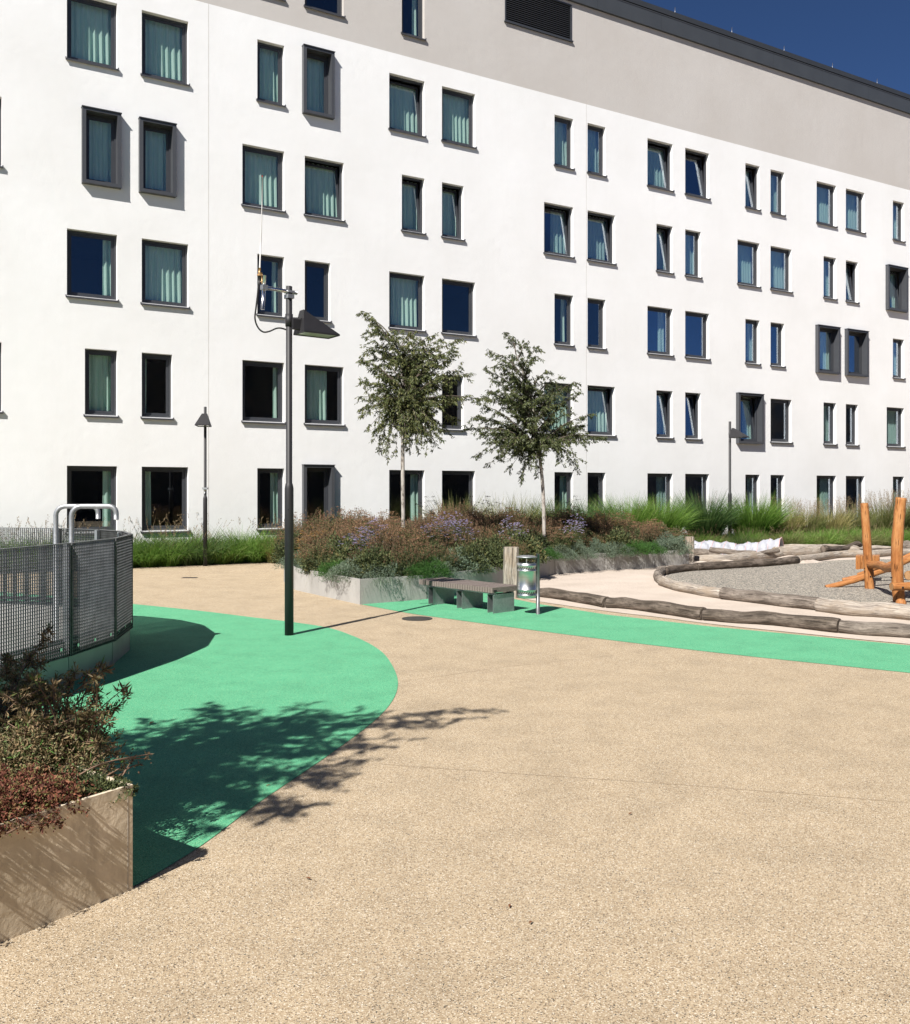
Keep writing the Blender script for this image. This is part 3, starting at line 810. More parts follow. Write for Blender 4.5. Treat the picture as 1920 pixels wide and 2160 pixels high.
# square weathered posts
def wpost(label, c, w, h, rz, seed):
    rg = random.Random(seed); s = MB()
    o = []
    for sgx, sgy, hx in ((-1, 0, .5), (1, 0, .5)):
        pass
    n = 16
    levels = 8
    for i in range(levels+1):
        z = h*i/levels
        for k in range(n):
            a = 2*math.pi*(k+.5)/n
            q = max(abs(math.cos(a)), abs(math.sin(a)))
            r = min(1/q, 1.25)*w/2*(.96 if i == levels else 1)
            s.v.append((r*math.cos(a)*(1+.02*math.sin(i*1.7+seed)) + .015*i/levels*seed, r*math.sin(a)*.9, z))
    for i in range(levels):
        for k in range(n):
            k2 = (k+1) % n
            s.f.append([i*n+k, i*n+k2, (i+1)*n+k2, (i+1)*n+k]); s.m.append(0); s.sm.append(False)
            s.uv.append([(k/n,i*h/levels),((k+1)/n,i*h/levels),((k+1)/n,(i+1)*h/levels),(k/n,(i+1)*h/levels)])
    s.f.append([levels*n+k for k in range(n)]); s.m.append(0); s.sm.append(False); s.uv.append([(.5+.1*math.cos(k),.1*math.sin(k)) for k in range(n)])
    t = thing('wooden_post', label, 'post', c, rz, 'square wooden posts')
    s.build('post', M['log_light'], t)
    cr = MB(); z = .0
    zz = [h*.25, h*.5, h*.75, h+.001]
    for a_, b_ in zip(zz[:-1], zz[1:]): cr.beam((.01*math.sin(a_*9)+.01,-w*.455,a_),(.01*math.sin(b_*9)+.012,-w*.457,b_),.007,.006,(0,1,0))
    cr.build('crack', M['dark'], t)
c = Vector((P(1077,1200,17.2).x, 17.2, 0)); wpost('thick pale square wooden post between the bench and the bin', c, .27, 2-117*17.2/1920, .1, 1)
c = Vector((P(1455,1200,24.4).x, 24.4, 0)); wpost('narrow pale square wooden post where the long planter meets the logs', c, .215, 2-95*24.4/1920, .1, 0)

# ================================================================== FABRIC TUNNEL
tl = thing('fabric_tunnel', 'low white fabric play tunnel with red seams lying behind the logs', 'play tunnel', (P(1558,1160,28.4).x, 28.4, 0))
x0 = P(1462,1160,28.4).x - tl.location.x; x1 = P(1648,1160,28.4).x - tl.location.x
nx, na = 90, 20; V = []; hoops = np.linspace(0, 1, 9)
for i in range(nx+1):
    t_ = i/nx; x = x0 + (x1-x0)*t_
    dd = abs((t_*8) % 1 - 0.5)*2           # 1 at hoops, 0 between
    sag = (.012+.016*math.sin(i*.31))*(1-dd**1.6)
    hgt = np.interp(t_, [0,.3,.55,.75,1], [.46,.44,.36,.44,.56]) - sag
    r = .36 - sag*.6
    for k in range(na+1):
        a = math.pi*k/na
        wob = .022*math.sin(5*a+ i*.33) + .014*math.sin(i*.83 + 3*a) + .008*math.sin(i*1.9-7*a)
        V.append((x - .22*math.cos(a) + .04*(1-dd)*math.sin(a*3), -(r+wob)*math.cos(a)*1.05, max(0.0, (hgt+wob)*math.sin(a)**.75)))
Q = [(i*(na+1)+k, i*(na+1)+k+1, (i+1)*(na+1)+k+1, (i+1)*(na+1)+k) for i in range(nx) for k in range(na)]
me = fast_mesh('cover', V, Q, M['cloth'], smooth=True)
oc = link('cover', me, tl); sm_ = oc.modifiers.new('thickness', 'SOLIDIFY'); sm_.thickness = .006
for j in range(9):
    i = min(nx, int(round(j*nx/8))); row = [Vector(V[i*(na+1)+k])*1.0 + Vector((0, 0, .004)) for k in range(na+1)]
    row = [Vector((p_.x, p_.y*1.015, p_.z*1.01)) for p_ in row]
    s = MB(); s.tube(row, .009 if j < 8 else .014, 6); s.build('seam', M['seam'], tl)

# ================================================================== CLIMBING FRAME
cf = thing('climbing_frame', 'climbing frame of round orange timber posts and slanting poles standing in the gravel', 'climbing frame', (P(1870,1240,17.5).x, 17.5, 0))
O = cf.location.copy()
def Z1(x, y, D): return P(1660 + x/6.988, 1030 + y/6.988, D) - O
def pole(name, pts, rads, seed, mat='wood_orange', n=18):
    rg = random.Random(seed); c = smooth_curve(pts, 6); rr = np.interp(np.linspace(0, len(rads)-1, len(c)), range(len(rads)), rads)
    rr = [r*(1+.03*math.sin(i*1.3+seed)) for i, r in enumerate(rr)]
    s = MB(); d0 = (c[1]-c[0]).normalized(); d1 = (c[-1]-c[-2]).normalized()
    s.tube([c[0]-d0*.008]+c+[c[-1]+d1*.008], [rr[0]*.93]+rr+[rr[-1]*.93], n, jit=.03, rng=rg)
    # sawn ends get the pale material
    s.m[-1] = 1; s.m[-2] = 1
    return s.build(name, [M[mat], M['wood_cut']], cf)
DA, DB = 18.64, 16.4
pole('post', [Z1(1222,1500,DA),Z1(1200,1100,DA),Z1(1170,620,DA),Z1(1143,222,DA)], [.093,.088,.083,.077], 1)
pole('post', [Z1(1662,1712,DB),Z1(1635,1380,DB),Z1(1625,900,DB),Z1(1655,450,DB),Z1(1687,145,DB)], [.105,.103,.100,.096,.092], 2)
pole('slanting_pole', [Z1(578,1462,18.9),Z1(900,1385,18.9),Z1(1170,1300,18.95),Z1(1440,1205,19.1),Z1(1700,1100,19.3),Z1(1900,1005,19.5)], [.052,.057,.06,.062,.06,.06], 3)
pole('slanting_pole', [Z1(825,1352,20.2),Z1(1130,1290,20.1),Z1(1440,1180,20.1),Z1(1780,1010,20.1),Z1(1900,950,20.1)], [.045,.055,.06,.06,.06], 4)
pole('slanting_pole', [Z1(1050,1275,21.2),Z1(1300,1200,21.0),Z1(1600,1090,20.8),Z1(1900,985,20.6)], [.045,.055,.06,.06], 5)
pole('cross_pole', [Z1(1230,1125,18.55),Z1(1380,1135,18.0),Z1(1480,1170,17.3),Z1(1640,1160,16.6)], [.075,.08,.09,.085], 6)
pole('cross_pole', [Z1(1548,1450,16.1),Z1(1700,1447,16.12),Z1(1850,1443,16.15),Z1(2150,1435,16.2)], [.072,.074,.074,.074], 7)
pole('cross_pole', [Z1(1800,1285,16.6),Z1(1830,1283,17.2),Z1(1860,1280,18.2)], [.082,.085,.085], 8)
pole('stump', [Z1(1684,1730,15.75),Z1(1684,1665,15.8)], [.09,.082], 9)
s = MB()
a_ = Z1(1015,1000,20.0); b_ = Z1(1368,1000,20.0); hh = Z1(1015,1195,20.0).z
fd = (b_-a_); fd.z = 0; dn = Vector((.30, .62, 0)).normalized()*.55
nn = 5
for i in range(nn):
    p0 = a_ + fd*(i/nn) + fd.normalized()*.002; p1 = a_ + fd*((i+1)/nn) - fd.normalized()*.003
    s.add([(p0.x,p0.y,hh+.01*math.sin(i*2)),(p1.x,p1.y,hh+.01*math.sin(i*2)),(p1.x,p1.y,a_.z),(p0.x,p0.y,a_.z),(p0.x+dn.x,p0.y+dn.y,hh),(p1.x+dn.x,p1.y+dn.y,hh),(p1.x+dn.x,p1.y+dn.y,a_.z),(p0.x+dn.x,p0.y+dn.y,a_.z)],
          [(0,1,2,3),(7,6,5,4),(0,3,7,4),(1,5,6,2),(3,2,6,7),(0,4,5,1)], uvs=[[(0+i*.3,0),(.25+i*.3,0),(.25+i*.3,.35),(0+i*.3,.35)]]*6)
s.build('platform_box', M['wood_orange'], cf)
for (x, y, D, r_) in ((1237,1300,DA-.10,.014),(1150,1180,DA-.10,.010),(1548,1320,DB-.11,.014),(1716,1463,16.03,.017)):
    c = Z1(x, y, D); s = MB(); s.tube([c+Vector((0,.03,0)), c, c+Vector((0,-.008,0))], [r_,r_,r_*.6], 10); s.build('bolt', M['dark'], cf)

# ================================================================== GALVANISED CAGE (left)
cage = thing('safety_railing', 'chest-high galvanised grating railing round a sunken shaft at the left', 'railing', (-5.3, 11.0, 0))
O = cage.location.copy()
KV = [Vector(p) for p in ((-4.72,6.9,0),(-4.36,8.2,0),(-4.06,9.53,0),(-3.955,10.48,0),(-4.12,11.50,0),(-4.52,12.32,0),(-5.05,12.88,0),(-5.80,13.30,0),(-6.85,13.55,0),(-8.2,13.55,0))]
KV = [v - O for v in KV]
TOPZ, BOTZ = 1.465, .275
for i, (a, b) in enumerate(zip(KV[:-1], KV[1:])):
    d = (b-a); L_ = d.length; dn = d.normalized(); out = Vector((dn.y, -dn.x, 0))
    a2 = a + dn*.012 + out*.03; b2 = b - dn*.012 + out*.03; L2 = (b2-a2).length
    s = MB()
    s.obox((a2+b2)/2+Vector((0,0,TOPZ-.004)), dn, out, (0,0,1), L2/2, .019, .004)
    s.obox((a2+b2)/2+Vector((0,0,BOTZ+.004)), dn, out, (0,0,1), L2/2, .019, .004)
    for e in (a2, b2): s.obox(e+Vector((0,0,(TOPZ+BOTZ)/2)), dn, out, (0,0,1), .003, .019, (TOPZ-BOTZ)/2-.009)
    nb = int(L2/.0333)
    for k in range(1, nb):
        c = a2 + dn*(L2*k/nb); s.obox(c+Vector((0,0,(TOPZ+BOTZ)/2)), dn, out, (0,0,1), .0018, .008, (TOPZ-BOTZ)/2-.0085)
    nw = int((TOPZ-BOTZ)/.0333)
    for k in range(1, nw):
        z = BOTZ + (TOPZ-BOTZ)*k/nw; s.obox((a2+b2)/2+out*.0045+Vector((0,0,z)), dn, out, (0,0,1), L2/2-.004, .0135, .0013)
    pn = s.build('grating_panel', M['grate'], cage)
    s = MB()
    for k in range(3):
        c = a2 + dn*(L2*(.12+.38*k)) + out*.022 + Vector((0,0,BOTZ+.10)); s.obox(c, dn, out, (0,0,1), .016, .003, .016)
    s.build('fixing_clip', M['chrome'], pn)
    # plate below
    s = MB(); s.obox((a+b)/2+Vector((0,0,.17)), dn, out, (0,0,1), L_/2-.01, .012, .166); s.build('kerb_plate', M['steel_panel'], cage)
    s = MB(); s.obox((a+b)/2-out*.08+Vector((0,0,.17)), dn, out, (0,0,1), L_/2, .06, .17); s.build('kerb_wall', M['concrete_grey'], cage)
    s = MB(); s.obox(a-out*.018+Vector((0,0,.73)), dn, out, (0,0,1), .025, .025, .725); s.build('railing_post', M['galv'], cage)
    s = MB(); s.obox((a+b)/2-out*.03+Vector((0,0,.43)), dn, out, (0,0,1), L_/2-.03, .004, .025); s.obox((a+b)/2-out*.03+Vector((0,0,.36)), dn, out, (0,0,1), L_/2-.03, .004, .022); s.build('lower_rail', M['pole'], cage)
# floor and walls inside
s = MB(); s.poly([KV[1]+Vector((-.1,0,0)),KV[2]+Vector((-.1,0,0)),KV[3]+Vector((-.1,0,0)),KV[4]+Vector((-.1,-.05,0)),KV[5]+Vector((-.1,-.1,0)),KV[6]+Vector((0,-.1,0)),KV[7]+Vector((0,-.1,0)),KV[8]+Vector((0,-.1,0)),KV[9]+Vector((0,-.1,0)),KV[9]+Vector((0,-5,0))], .02)
s.build('shaft_floor', M['concrete_grey'], cage)
s = MB(); s.box((-2.9,-4.5,.021),(-.45,-2.6,.80)); s.box((-2.95,-4.55,.801),(-.40,-2.55,.85)); s.build('shaft_wall', M['concrete_tan'], cage)
# two bent tubes
def ladder(px, D, pe, label):
    o = Vector((P(px,1100,D).x, D, 0)); H_ = 2-31*D/1920; x1 = P(pe,1100,D).x - o.x; r = .12
    pts_ = [Vector((0,0,0.02)), Vector((0,0,H_-r))]
    for k in range(1,6): a = math.pi/2*k/6; pts_.append(Vector((r-r*math.cos(a), 0, H_-r+r*math.sin(a))))
    pts_ += [Vector((r,0,H_)), Vector((x1-r*.7,0,H_))]
    r2 = r*.7
    for k in range(1,6): a = math.pi/2*k/6; pts_.append(Vector((x1-r2+r2*math.sin(a), 0, H_-r2+r2*math.cos(a))))
    pts_ += [Vector((x1,0,H_-r2)), Vector((x1,0,H_-.165))]
    s = MB(); s.tube(pts_, .031, 18)
    t_ = thing('vent_pipe', label, 'pipe', o, R(4), 'bent galvanised pipes')
    s.build('pipe', M['galv'], t_)
    s = MB(); s.tube([Vector((x1,0,H_-.166)), Vector((x1,0,H_-.168))], .026, 14); s.build('mouth', M['dark'], t_)
ladder(118, 11.9, 205, 'left of two bent galvanised pipes inside the railing, standing farther back')
ladder(151, 11.2, 243, 'right of two bent galvanised pipes inside the railing, reaching farther right')

# ================================================================== PLANTERS
def planter(name, label, ring_pts, h, wt, mats, open_to=None):
    t = thing(name, label, 'planter', ring_pts[0])
    O = Vector(ring_pts[0]); n = len(ring_pts)
    area = sum(ring_pts[i][0]*ring_pts[(i+1)%n][1]-ring_pts[(i+1)%n][0]*ring_pts[i][1] for i in range(n))
    sg = 1 if area > 0 else -1
    inner = []
    for i in range(n):
        a, b, c = Vector(ring_pts[i-1]), Vector(ring_pts[i]), Vector(ring_pts[(i+1)%n])
        d1 = (b-a).normalized(); d2 = (c-b).normalized()
        n1 = Vector((-d1.y, d1.x, 0))*sg; n2 = Vector((-d2.y, d2.x, 0))*sg
        m_ = (n1+n2).normalized(); k = wt/max(.3, m_.dot(n1)); inner.append(b + m_*k)
    for i in range(n):
        j = (i+1)%n; a, b, ai, bi_ = Vector(ring_pts[i])-O, Vector(ring_pts[j])-O, inner[i]-O, inner[j]-O
        d_ = (b-a).normalized()*.003
        a = a+d_; b = b-d_; ai = ai+d_; bi_ = bi_-d_
        s = MB(); s.add([(a.x,a.y,0),(b.x,b.y,0),(bi_.x,bi_.y,0),(ai.x,ai.y,0),(a.x,a.y,h),(b.x,b.y,h),(bi_.x,bi_.y,h),(ai.x,ai.y,h)],
              [(0,3,2,1),(4,5,6,7),(0,1,5,4),(1,2,6,5),(2,3,7,6),(3,0,4,7)])
        s.build('wall_panel', mats[i] if isinstance(mats, list) else mats, t)
    return t, inner
NP = [(-1.62,4.58,0),(-2.404,3.481,0),(-3.28,2.25,0),(-6.2,3.2,0),(-5.1,6.6,0),(-3.3,5.85,0)]
np_t, np_in = planter('planter', 'stained tan concrete planter in the near left corner', NP, .526, .02, M['concrete_tan'])
s = MB(); e_ = (Vector(NP[1])-Vector(NP[0])).normalized(); o_ = Vector((-e_.y, e_.x, 0))
if o_.y > 0: o_ = -o_
q_ = e_*.030 + o_*.0004
s.obox(q_+Vector((0,0,.262)), e_, o_, (0,0,1), .0015, .0006, .26); s.build('corner_joint', M['concrete_grey'], np_t)
flat_s = MB(); flat_s.poly([p - Vector(NP[0]) for p in np_in], .49); flat_s.build('soil', M['soil'], np_t)
FPp = [(-1.68,16.1,0),(-.53,16.9,0),(.75,18.4,0),(1.97,21.0,0),(2.4,21.9,0),(3.8,23.05,0),(5.2,23.75,0),(6.25,24.3,0),(6.6,25.6,0),(3.5,26.3,0),(-1.0,24.6,0),(-4.2,23.0,0),(-3.80,20.2,0),(-3.25,18.5,0)]
fp_t, fp_in = planter('planter', 'long curving bed walled with smooth grey panels, full of brown perennials and two trees', FPp, .45, .04, M['concrete_grey'])
s = MB()
s.poly([p - Vector(FPp[0]) for p in fp_in], .40); s.build('soil', M['soil'], fp_t)
# ================================================================== PLANTS
def leafmat(name, stops, rough=.6, trans=.25, spec=.25):
    m = NT(name)
    gi = m.new('ShaderNodeNewGeometry'); oi = m.new('ShaderNodeObjectInfo')
    f = m.math('ADD', m.math('MULTIPLY', gi.outputs['Random Per Island'], .74), m.math('MULTIPLY', oi.outputs['Random'], .26))
    c = m.ramp(f, stops)
    m.color(c).set(Roughness=rough); m.b.inputs['Specular IOR Level'].default_value = spec
    t = m.new('ShaderNodeBsdfTranslucent'); m.L(c, t.inputs[0])
    x = m.new('ShaderNodeMixShader'); x.inputs[0].default_value = trans
    m.L(m.b.outputs[0], x.inputs[1]); m.L(t.outputs[0], x.inputs[2]); m.L(x.outputs[0], m.n['Material Output'].inputs[0])
    return m.mat
M['tree_leaf'] = leafmat('tree_leaf_green', [(0,(.028,.040,.015)),(.4,(.075,.095,.034)),(.75,(.15,.165,.06)),(.93,(.19,.18,.075)),(1,(.28,.22,.10))], .45, .2, .35)
M['grass_green'] = leafmat('bright_grass_blade', [(0,(.05,.115,.014)),(.5,(.12,.24,.035)),(.85,(.21,.32,.07)),(1,(.38,.38,.17))], .5, .3)
M['grass_deep'] = leafmat('deep_grass_blade', [(0,(.03,.07,.02)),(.5,(.065,.13,.036)),(.85,(.13,.18,.065)),(1,(.28,.27,.14))], .5, .3)
M['grass_olive'] = leafmat('olive_grass_blade', [(0,(.06,.08,.02)),(.5,(.15,.175,.055)),(.85,(.25,.25,.10)),(1,(.40,.34,.18))], .5, .3)
M['grass_gold'] = leafmat('golden_grass_blade', [(0,(.12,.13,.035)),(.5,(.27,.26,.09)),(1,(.46,.38,.18))], .6, .3)
M['stalk'] = leafmat('dry_seed_stalk', [(0,(.12,.085,.05)),(.5,(.22,.16,.09)),(1,(.34,.26,.16))], .8, .2)
M['brown_per'] = leafmat('faded_brown_perennial', [(0,(.03,.024,.014)),(.3,(.085,.062,.036)),(.5,(.11,.115,.05)),(.7,(.19,.135,.085)),(.85,(.27,.185,.12)),(1,(.36,.28,.17))], .8, .2)
M['olive_per'] = leafmat('olive_perennial_leaf', [(0,(.024,.034,.013)),(.5,(.070,.092,.036)),(.8,(.13,.145,.056)),(1,(.22,.17,.07))], .65, .2)
M['rust_head'] = leafmat('rusty_flower_head', [(0,(.07,.045,.03)),(.4,(.17,.10,.062)),(.7,(.27,.155,.095)),(.9,(.36,.21,.10)),(1,(.48,.36,.21))], .85, .15)
M['yellow_head'] = leafmat('fading_yellow_flower', [(0,(.25,.12,.04)),(.5,(.42,.24,.06)),(1,(.62,.42,.12))], .7, .2)
M['sage'] = leafmat('grey_green_sage', [(0,(.05,.075,.05)),(.5,(.12,.165,.11)),(1,(.24,.29,.21))], .75, .15)
M['needle'] = leafmat('fresh_green_needle', [(0,(.02,.06,.012)),(.6,(.05,.13,.025)),(1,(.09,.19,.04))], .6, .2)
M['aster'] = leafmat('lilac_aster_flower', [(0,(.22,.19,.33)),(.5,(.40,.35,.54)),(.9,(.56,.51,.70)),(1,(.60,.50,.3))], .7, .2)
M['dark_head'] = plain('black_seed_head', (.02,.015,.012), .9)
M['sedum'] = leafmat('red_brown_sedum', [(0,(.04,.014,.010)),(.4,(.13,.045,.030)),(.65,(.26,.10,.06)),(.8,(.10,.12,.035)),(.9,(.24,.18,.08)),(1,(.40,.25,.17))], .7, .15)
M['spurge'] = leafmat('spurge_leaf', [(0,(.03,.04,.013)),(.3,(.08,.085,.035)),(.55,(.22,.16,.085)),(.8,(.34,.24,.13)),(.9,(.09,.20,.04)),(1,(.48,.40,.25))], .55, .2, .3)
M['twig'] = plain('brown_twig_bark', (.21,.13,.085), .8, 0, .3, 15)
M['bark_white'] = None
m = NT('limewashed_bark'); n1 = m.noise(7, 6, .7, m.mapping((1.5,1.5,.5)))
m.color(m.ramp(n1, [(.42,(.42,.39,.355)),(.55,(.32,.285,.25)),(.60,(.12,.10,.085)),(.75,(.09,.075,.065))])).set(Roughness=.85).bump(n1, .5, .01); M['bark_white'] = m.mat
M['bark'] = plain('dark_branch_bark', (.085,.065,.05), .8, 0, .3, 12)

def unit(a): return a/np.maximum(1e-9, np.linalg.norm(a, axis=-1, keepdims=True))
def leaf_quads(pos, d, L_, W_l, rg, fold=.25):
    n = len(pos); d = unit(d)
    r = rg.normal(size=(n,3)); s = unit(np.cross(d, r)); nn = np.cross(s, d)
    L_ = np.broadcast_to(np.asarray(L_, float).reshape(-1,1), (n,1)); W_l = np.broadcast_to(np.asarray(W_l, float).reshape(-1,1), (n,1))
    b = pos; t = pos + d*L_; l = pos + d*L_*.45 + s*W_l*.5 + nn*W_l*fold; r_ = pos + d*L_*.45 - s*W_l*.5 + nn*W_l*fold
    V = np.stack([b, l, t, r_], 1).reshape(-1,3); Q = np.arange(4*n).reshape(n,4)
    return V, Q
def blades(base, tipdir, L_, W_b, rg, droop=.5, seg=4):
    n = len(base); d = unit(tipdir); L_ = np.broadcast_to(np.asarray(L_, float), (n,))[:,None]
    side = unit(np.cross(d, np.array([0,0,1.0])) + 1e-4)*W_b/2
    # random twist of blade plane
    a = rg.random((n,1))*2*np.pi; up = unit(np.cross(side, d)); side = side*np.cos(a) + up*np.sin(a)*W_b/2
    hor = d.copy(); hor[:,2] = 0; hor = unit(hor + 1e-6)
    V = []; dr = (droop*(.4+1.2*rg.random((n,1))))
    for i in range(seg+1):
        t = i/seg
        p = base + d*L_*t + hor*L_*dr*.45*t*t - np.array([0,0,1.0])*L_*dr*.75*t**2.4
        w = side*(1-t**1.5*.92)
        V += [p-w, p+w]
    V = np.stack(V, 1)             # n, 2*(seg+1), 3
    k = 2*(seg+1); o = (np.arange(n)*k)[:,None]
    Q = np.concatenate([np.concatenate([o+2*i, o+2*i+1, o+2*i+3, o+2*i+2], 1)[:,None] for i in range(seg)], 1).reshape(-1,4)
    return V.reshape(-1,3), Q
class Acc:
    def __init__(s): s.V, s.Q, s.M, s.n = [], [], [], 0
    def add(s, VQ, mi=0):
        V, Q = VQ; s.V.append(V); s.Q.append(Q+s.n); s.M.append(np.full(len(Q), mi)); s.n += len(V); return s
    def mesh(s, name, mats): return fast_mesh(name, np.concatenate(s.V), np.concatenate(s.Q), mats, np.concatenate(s.M))

def tuft(seed, h, n, spread, r0, W_b=.010, droop=.55, mat='grass_green', stalks=0, stalk_h=1.2, lo=.55):
    rg = np.random.default_rng(seed); A = Acc()
    a = rg.random(n)*2*np.pi; rr = r0*np.sqrt(rg.random(n))
    base = np.stack([rr*np.cos(a), rr*np.sin(a), np.zeros(n)], 1)
    a2 = a + rg.normal(size=n)*.5; lean = spread*rg.random(n)**.8
    d = np.stack([lean*np.cos(a2), lean*np.sin(a2), np.ones(n)], 1)
    A.add(blades(base, d, h*(lo+(1.05-lo)*rg.random(n)**.7), W_b, rg, droop))
    if stalks:
        a = rg.random(stalks)*2*np.pi; rr = r0*rg.random(stalks)
        base = np.stack([rr*np.cos(a), rr*np.sin(a), np.zeros(stalks)], 1)
        d = np.stack([spread*.8*rg.random(stalks)*np.cos(a), spread*.8*rg.random(stalks)*np.sin(a), np.ones(stalks)], 1)
        Ls = stalk_h*(.8+.3*rg.random(stalks))
        A.add(blades(base, d, Ls, .006, rg, droop*.5), 1)
        # feathery seed heads
        m_ = 9; pos = []; dd = []
        dn = unit(d)
        for k in range(m_):
            t = .80 + .2*k/m_
            pos.append(base + dn*(Ls*t)[:,None] + np.array([0,0,-1.0])*(Ls*droop*.20*t**2.4)[:,None] + dn*[1,1,0]*(Ls*droop*.2*t*t)[:,None] + rg.normal(size=(stalks,3))*.008)
            dd.append(dn + rg.normal(size=(stalks,3))*.35)
        A.add(leaf_quads(np.concatenate(pos), np.concatenate(dd), .05, .012, rg), 1)
    return A.mesh('grass', [M[mat], M['stalk']])
def dome_pts(n, rx, ry, rz, rg, shell=.55):
    p = unit(rg.normal(size=(n,3))); p[:,2] = np.abs(p[:,2]); r = (shell + (1-shell)*rg.random(n)**.5)[:,None]
    lump = 1 + .16*np.sin(p[:,:1]*6+p[:,1:2]*5) + .12*np.sin(p[:,1:2]*9+p[:,2:3]*7)
    return p*r*lump*np.array([rx,ry,rz]), p
def mound(seed, rx, ry, rz, n, L_, W_l, mat, over=0.0, up=.5):
    rg = np.random.default_rng(seed); pos, nrm = dome_pts(n, rx, ry, rz, rg)
    pos[:,2] -= over
    return Acc().add(leaf_quads(pos, nrm + rg.normal(size=(n,3))*.7 + np.array([0,0,up]), L_*(.6+.8*rg.random(n)), W_l, rg)).mesh('foliage', M[mat])
def stems_mesh(seed, n, r0, r1, h, leaves_per, mat_leaf, mat_head, head='spike', leafL=.045, leafW=.016, lean=(0,0)):
    rg = np.random.default_rng(seed); A = Acc(); B = Acc()
    a = rg.random(n)*2*np.pi; q = np.sqrt(rg.random(n))
    base = np.stack([r0*q*np.cos(a), r0*q*np.sin(a), np.zeros(n)], 1)
    top = np.stack([r1*q*np.cos(a)+lean[0], r1*q*np.sin(a)+lean[1], h*(.72+.36*rg.random(n))*(1-.35*q**2)], 1) + rg.normal(size=(n,3))*.02
    d = top-base; L_ = np.linalg.norm(d, axis=1)
    A.add(blades(base, d, L_, .007, rg, .03, 2))
    t = rg.random((n, leaves_per)); pos = base[:,None] + d[:,None]*t[...,None]; pos = pos.reshape(-1,3) + rg.normal(size=(n*leaves_per,3))*.028
    dd = rg.normal(size=(n*leaves_per,3)) + np.array([0,0,.35])
    tf = t.ravel(); lo = tf*h < h*.52; szz = np.where(lo, 1.55, .85)
    A.add(leaf_quads(pos[~lo], dd[~lo], (leafL*szz*(.5+rg.random(n*leaves_per)))[~lo], leafW*.8, rg))
    A.add(leaf_quads(pos[lo], dd[lo], (leafL*szz*(.5+rg.random(n*leaves_per)))[lo], leafW*1.7, rg), 1)
    if head == 'spike':
        k = 12; tt = .80 + .24*rg.random((n,k)); pos = (base[:,None]+d[:,None]*tt[...,None]).reshape(-1,3) + rg.normal(size=(n*k,3))*.007
        B.add(leaf_quads(pos, np.tile(unit(d)[:,None],(1,k,1)).reshape(-1,3)+rg.normal(size=(n*k,3))*.5, .026, .012, rg))
    elif head == 'umbel':
        k = 16; off = rg.normal(size=(n,k,3))*np.array([.034,.034,.007]); pos = (top[:,None]+off).reshape(-1,3)
        B.add(leaf_quads(pos, rg.normal(size=(n*k,3))*[1,1,.25], .022, .018, rg))
    elif head == 'star':
        k = 9; aa = np.linspace(0, 2*np.pi, k, endpoint=False)[None] + rg.random((n,1)); m2 = 2
        for _ in range(m2):
            c = top + rg.normal(size=(n,3))*np.array([.05,.05,.03])
            pos = np.repeat(c[:,None], k, 1).reshape(-1,3)
            dd = np.stack([np.cos(aa), np.sin(aa), np.full_like(aa,.25)], 2).reshape(-1,3)
            B.add(leaf_quads(pos, dd, .028, .013, rg))
    fm = A.mesh('foliage', [M[mat_leaf], M['olive_per']]); hm = B.mesh('flower_heads', M[mat_head]) if B.V else None
    return fm, hm
def plant(name, label, cat, loc, meshes, group, rz=0, sc=1.0, scz=None):
    """meshes: one mesh -> the thing is that mesh; two -> foliage and flower heads under an Empty"""
    if not isinstance(meshes, tuple) or meshes[1] is None:
        me = meshes[0] if isinstance(meshes, tuple) else meshes
        o = link(name, me, None, loc, (0,0,rz)); o.scale = (sc, sc, scz or sc); return tag(o, label, cat, group)
    t = thing(name, label, cat, loc, rz, group); t.scale = (sc, sc, scz or sc)
    link('foliage', meshes[0], t); link('flower_heads', meshes[1], t); return t

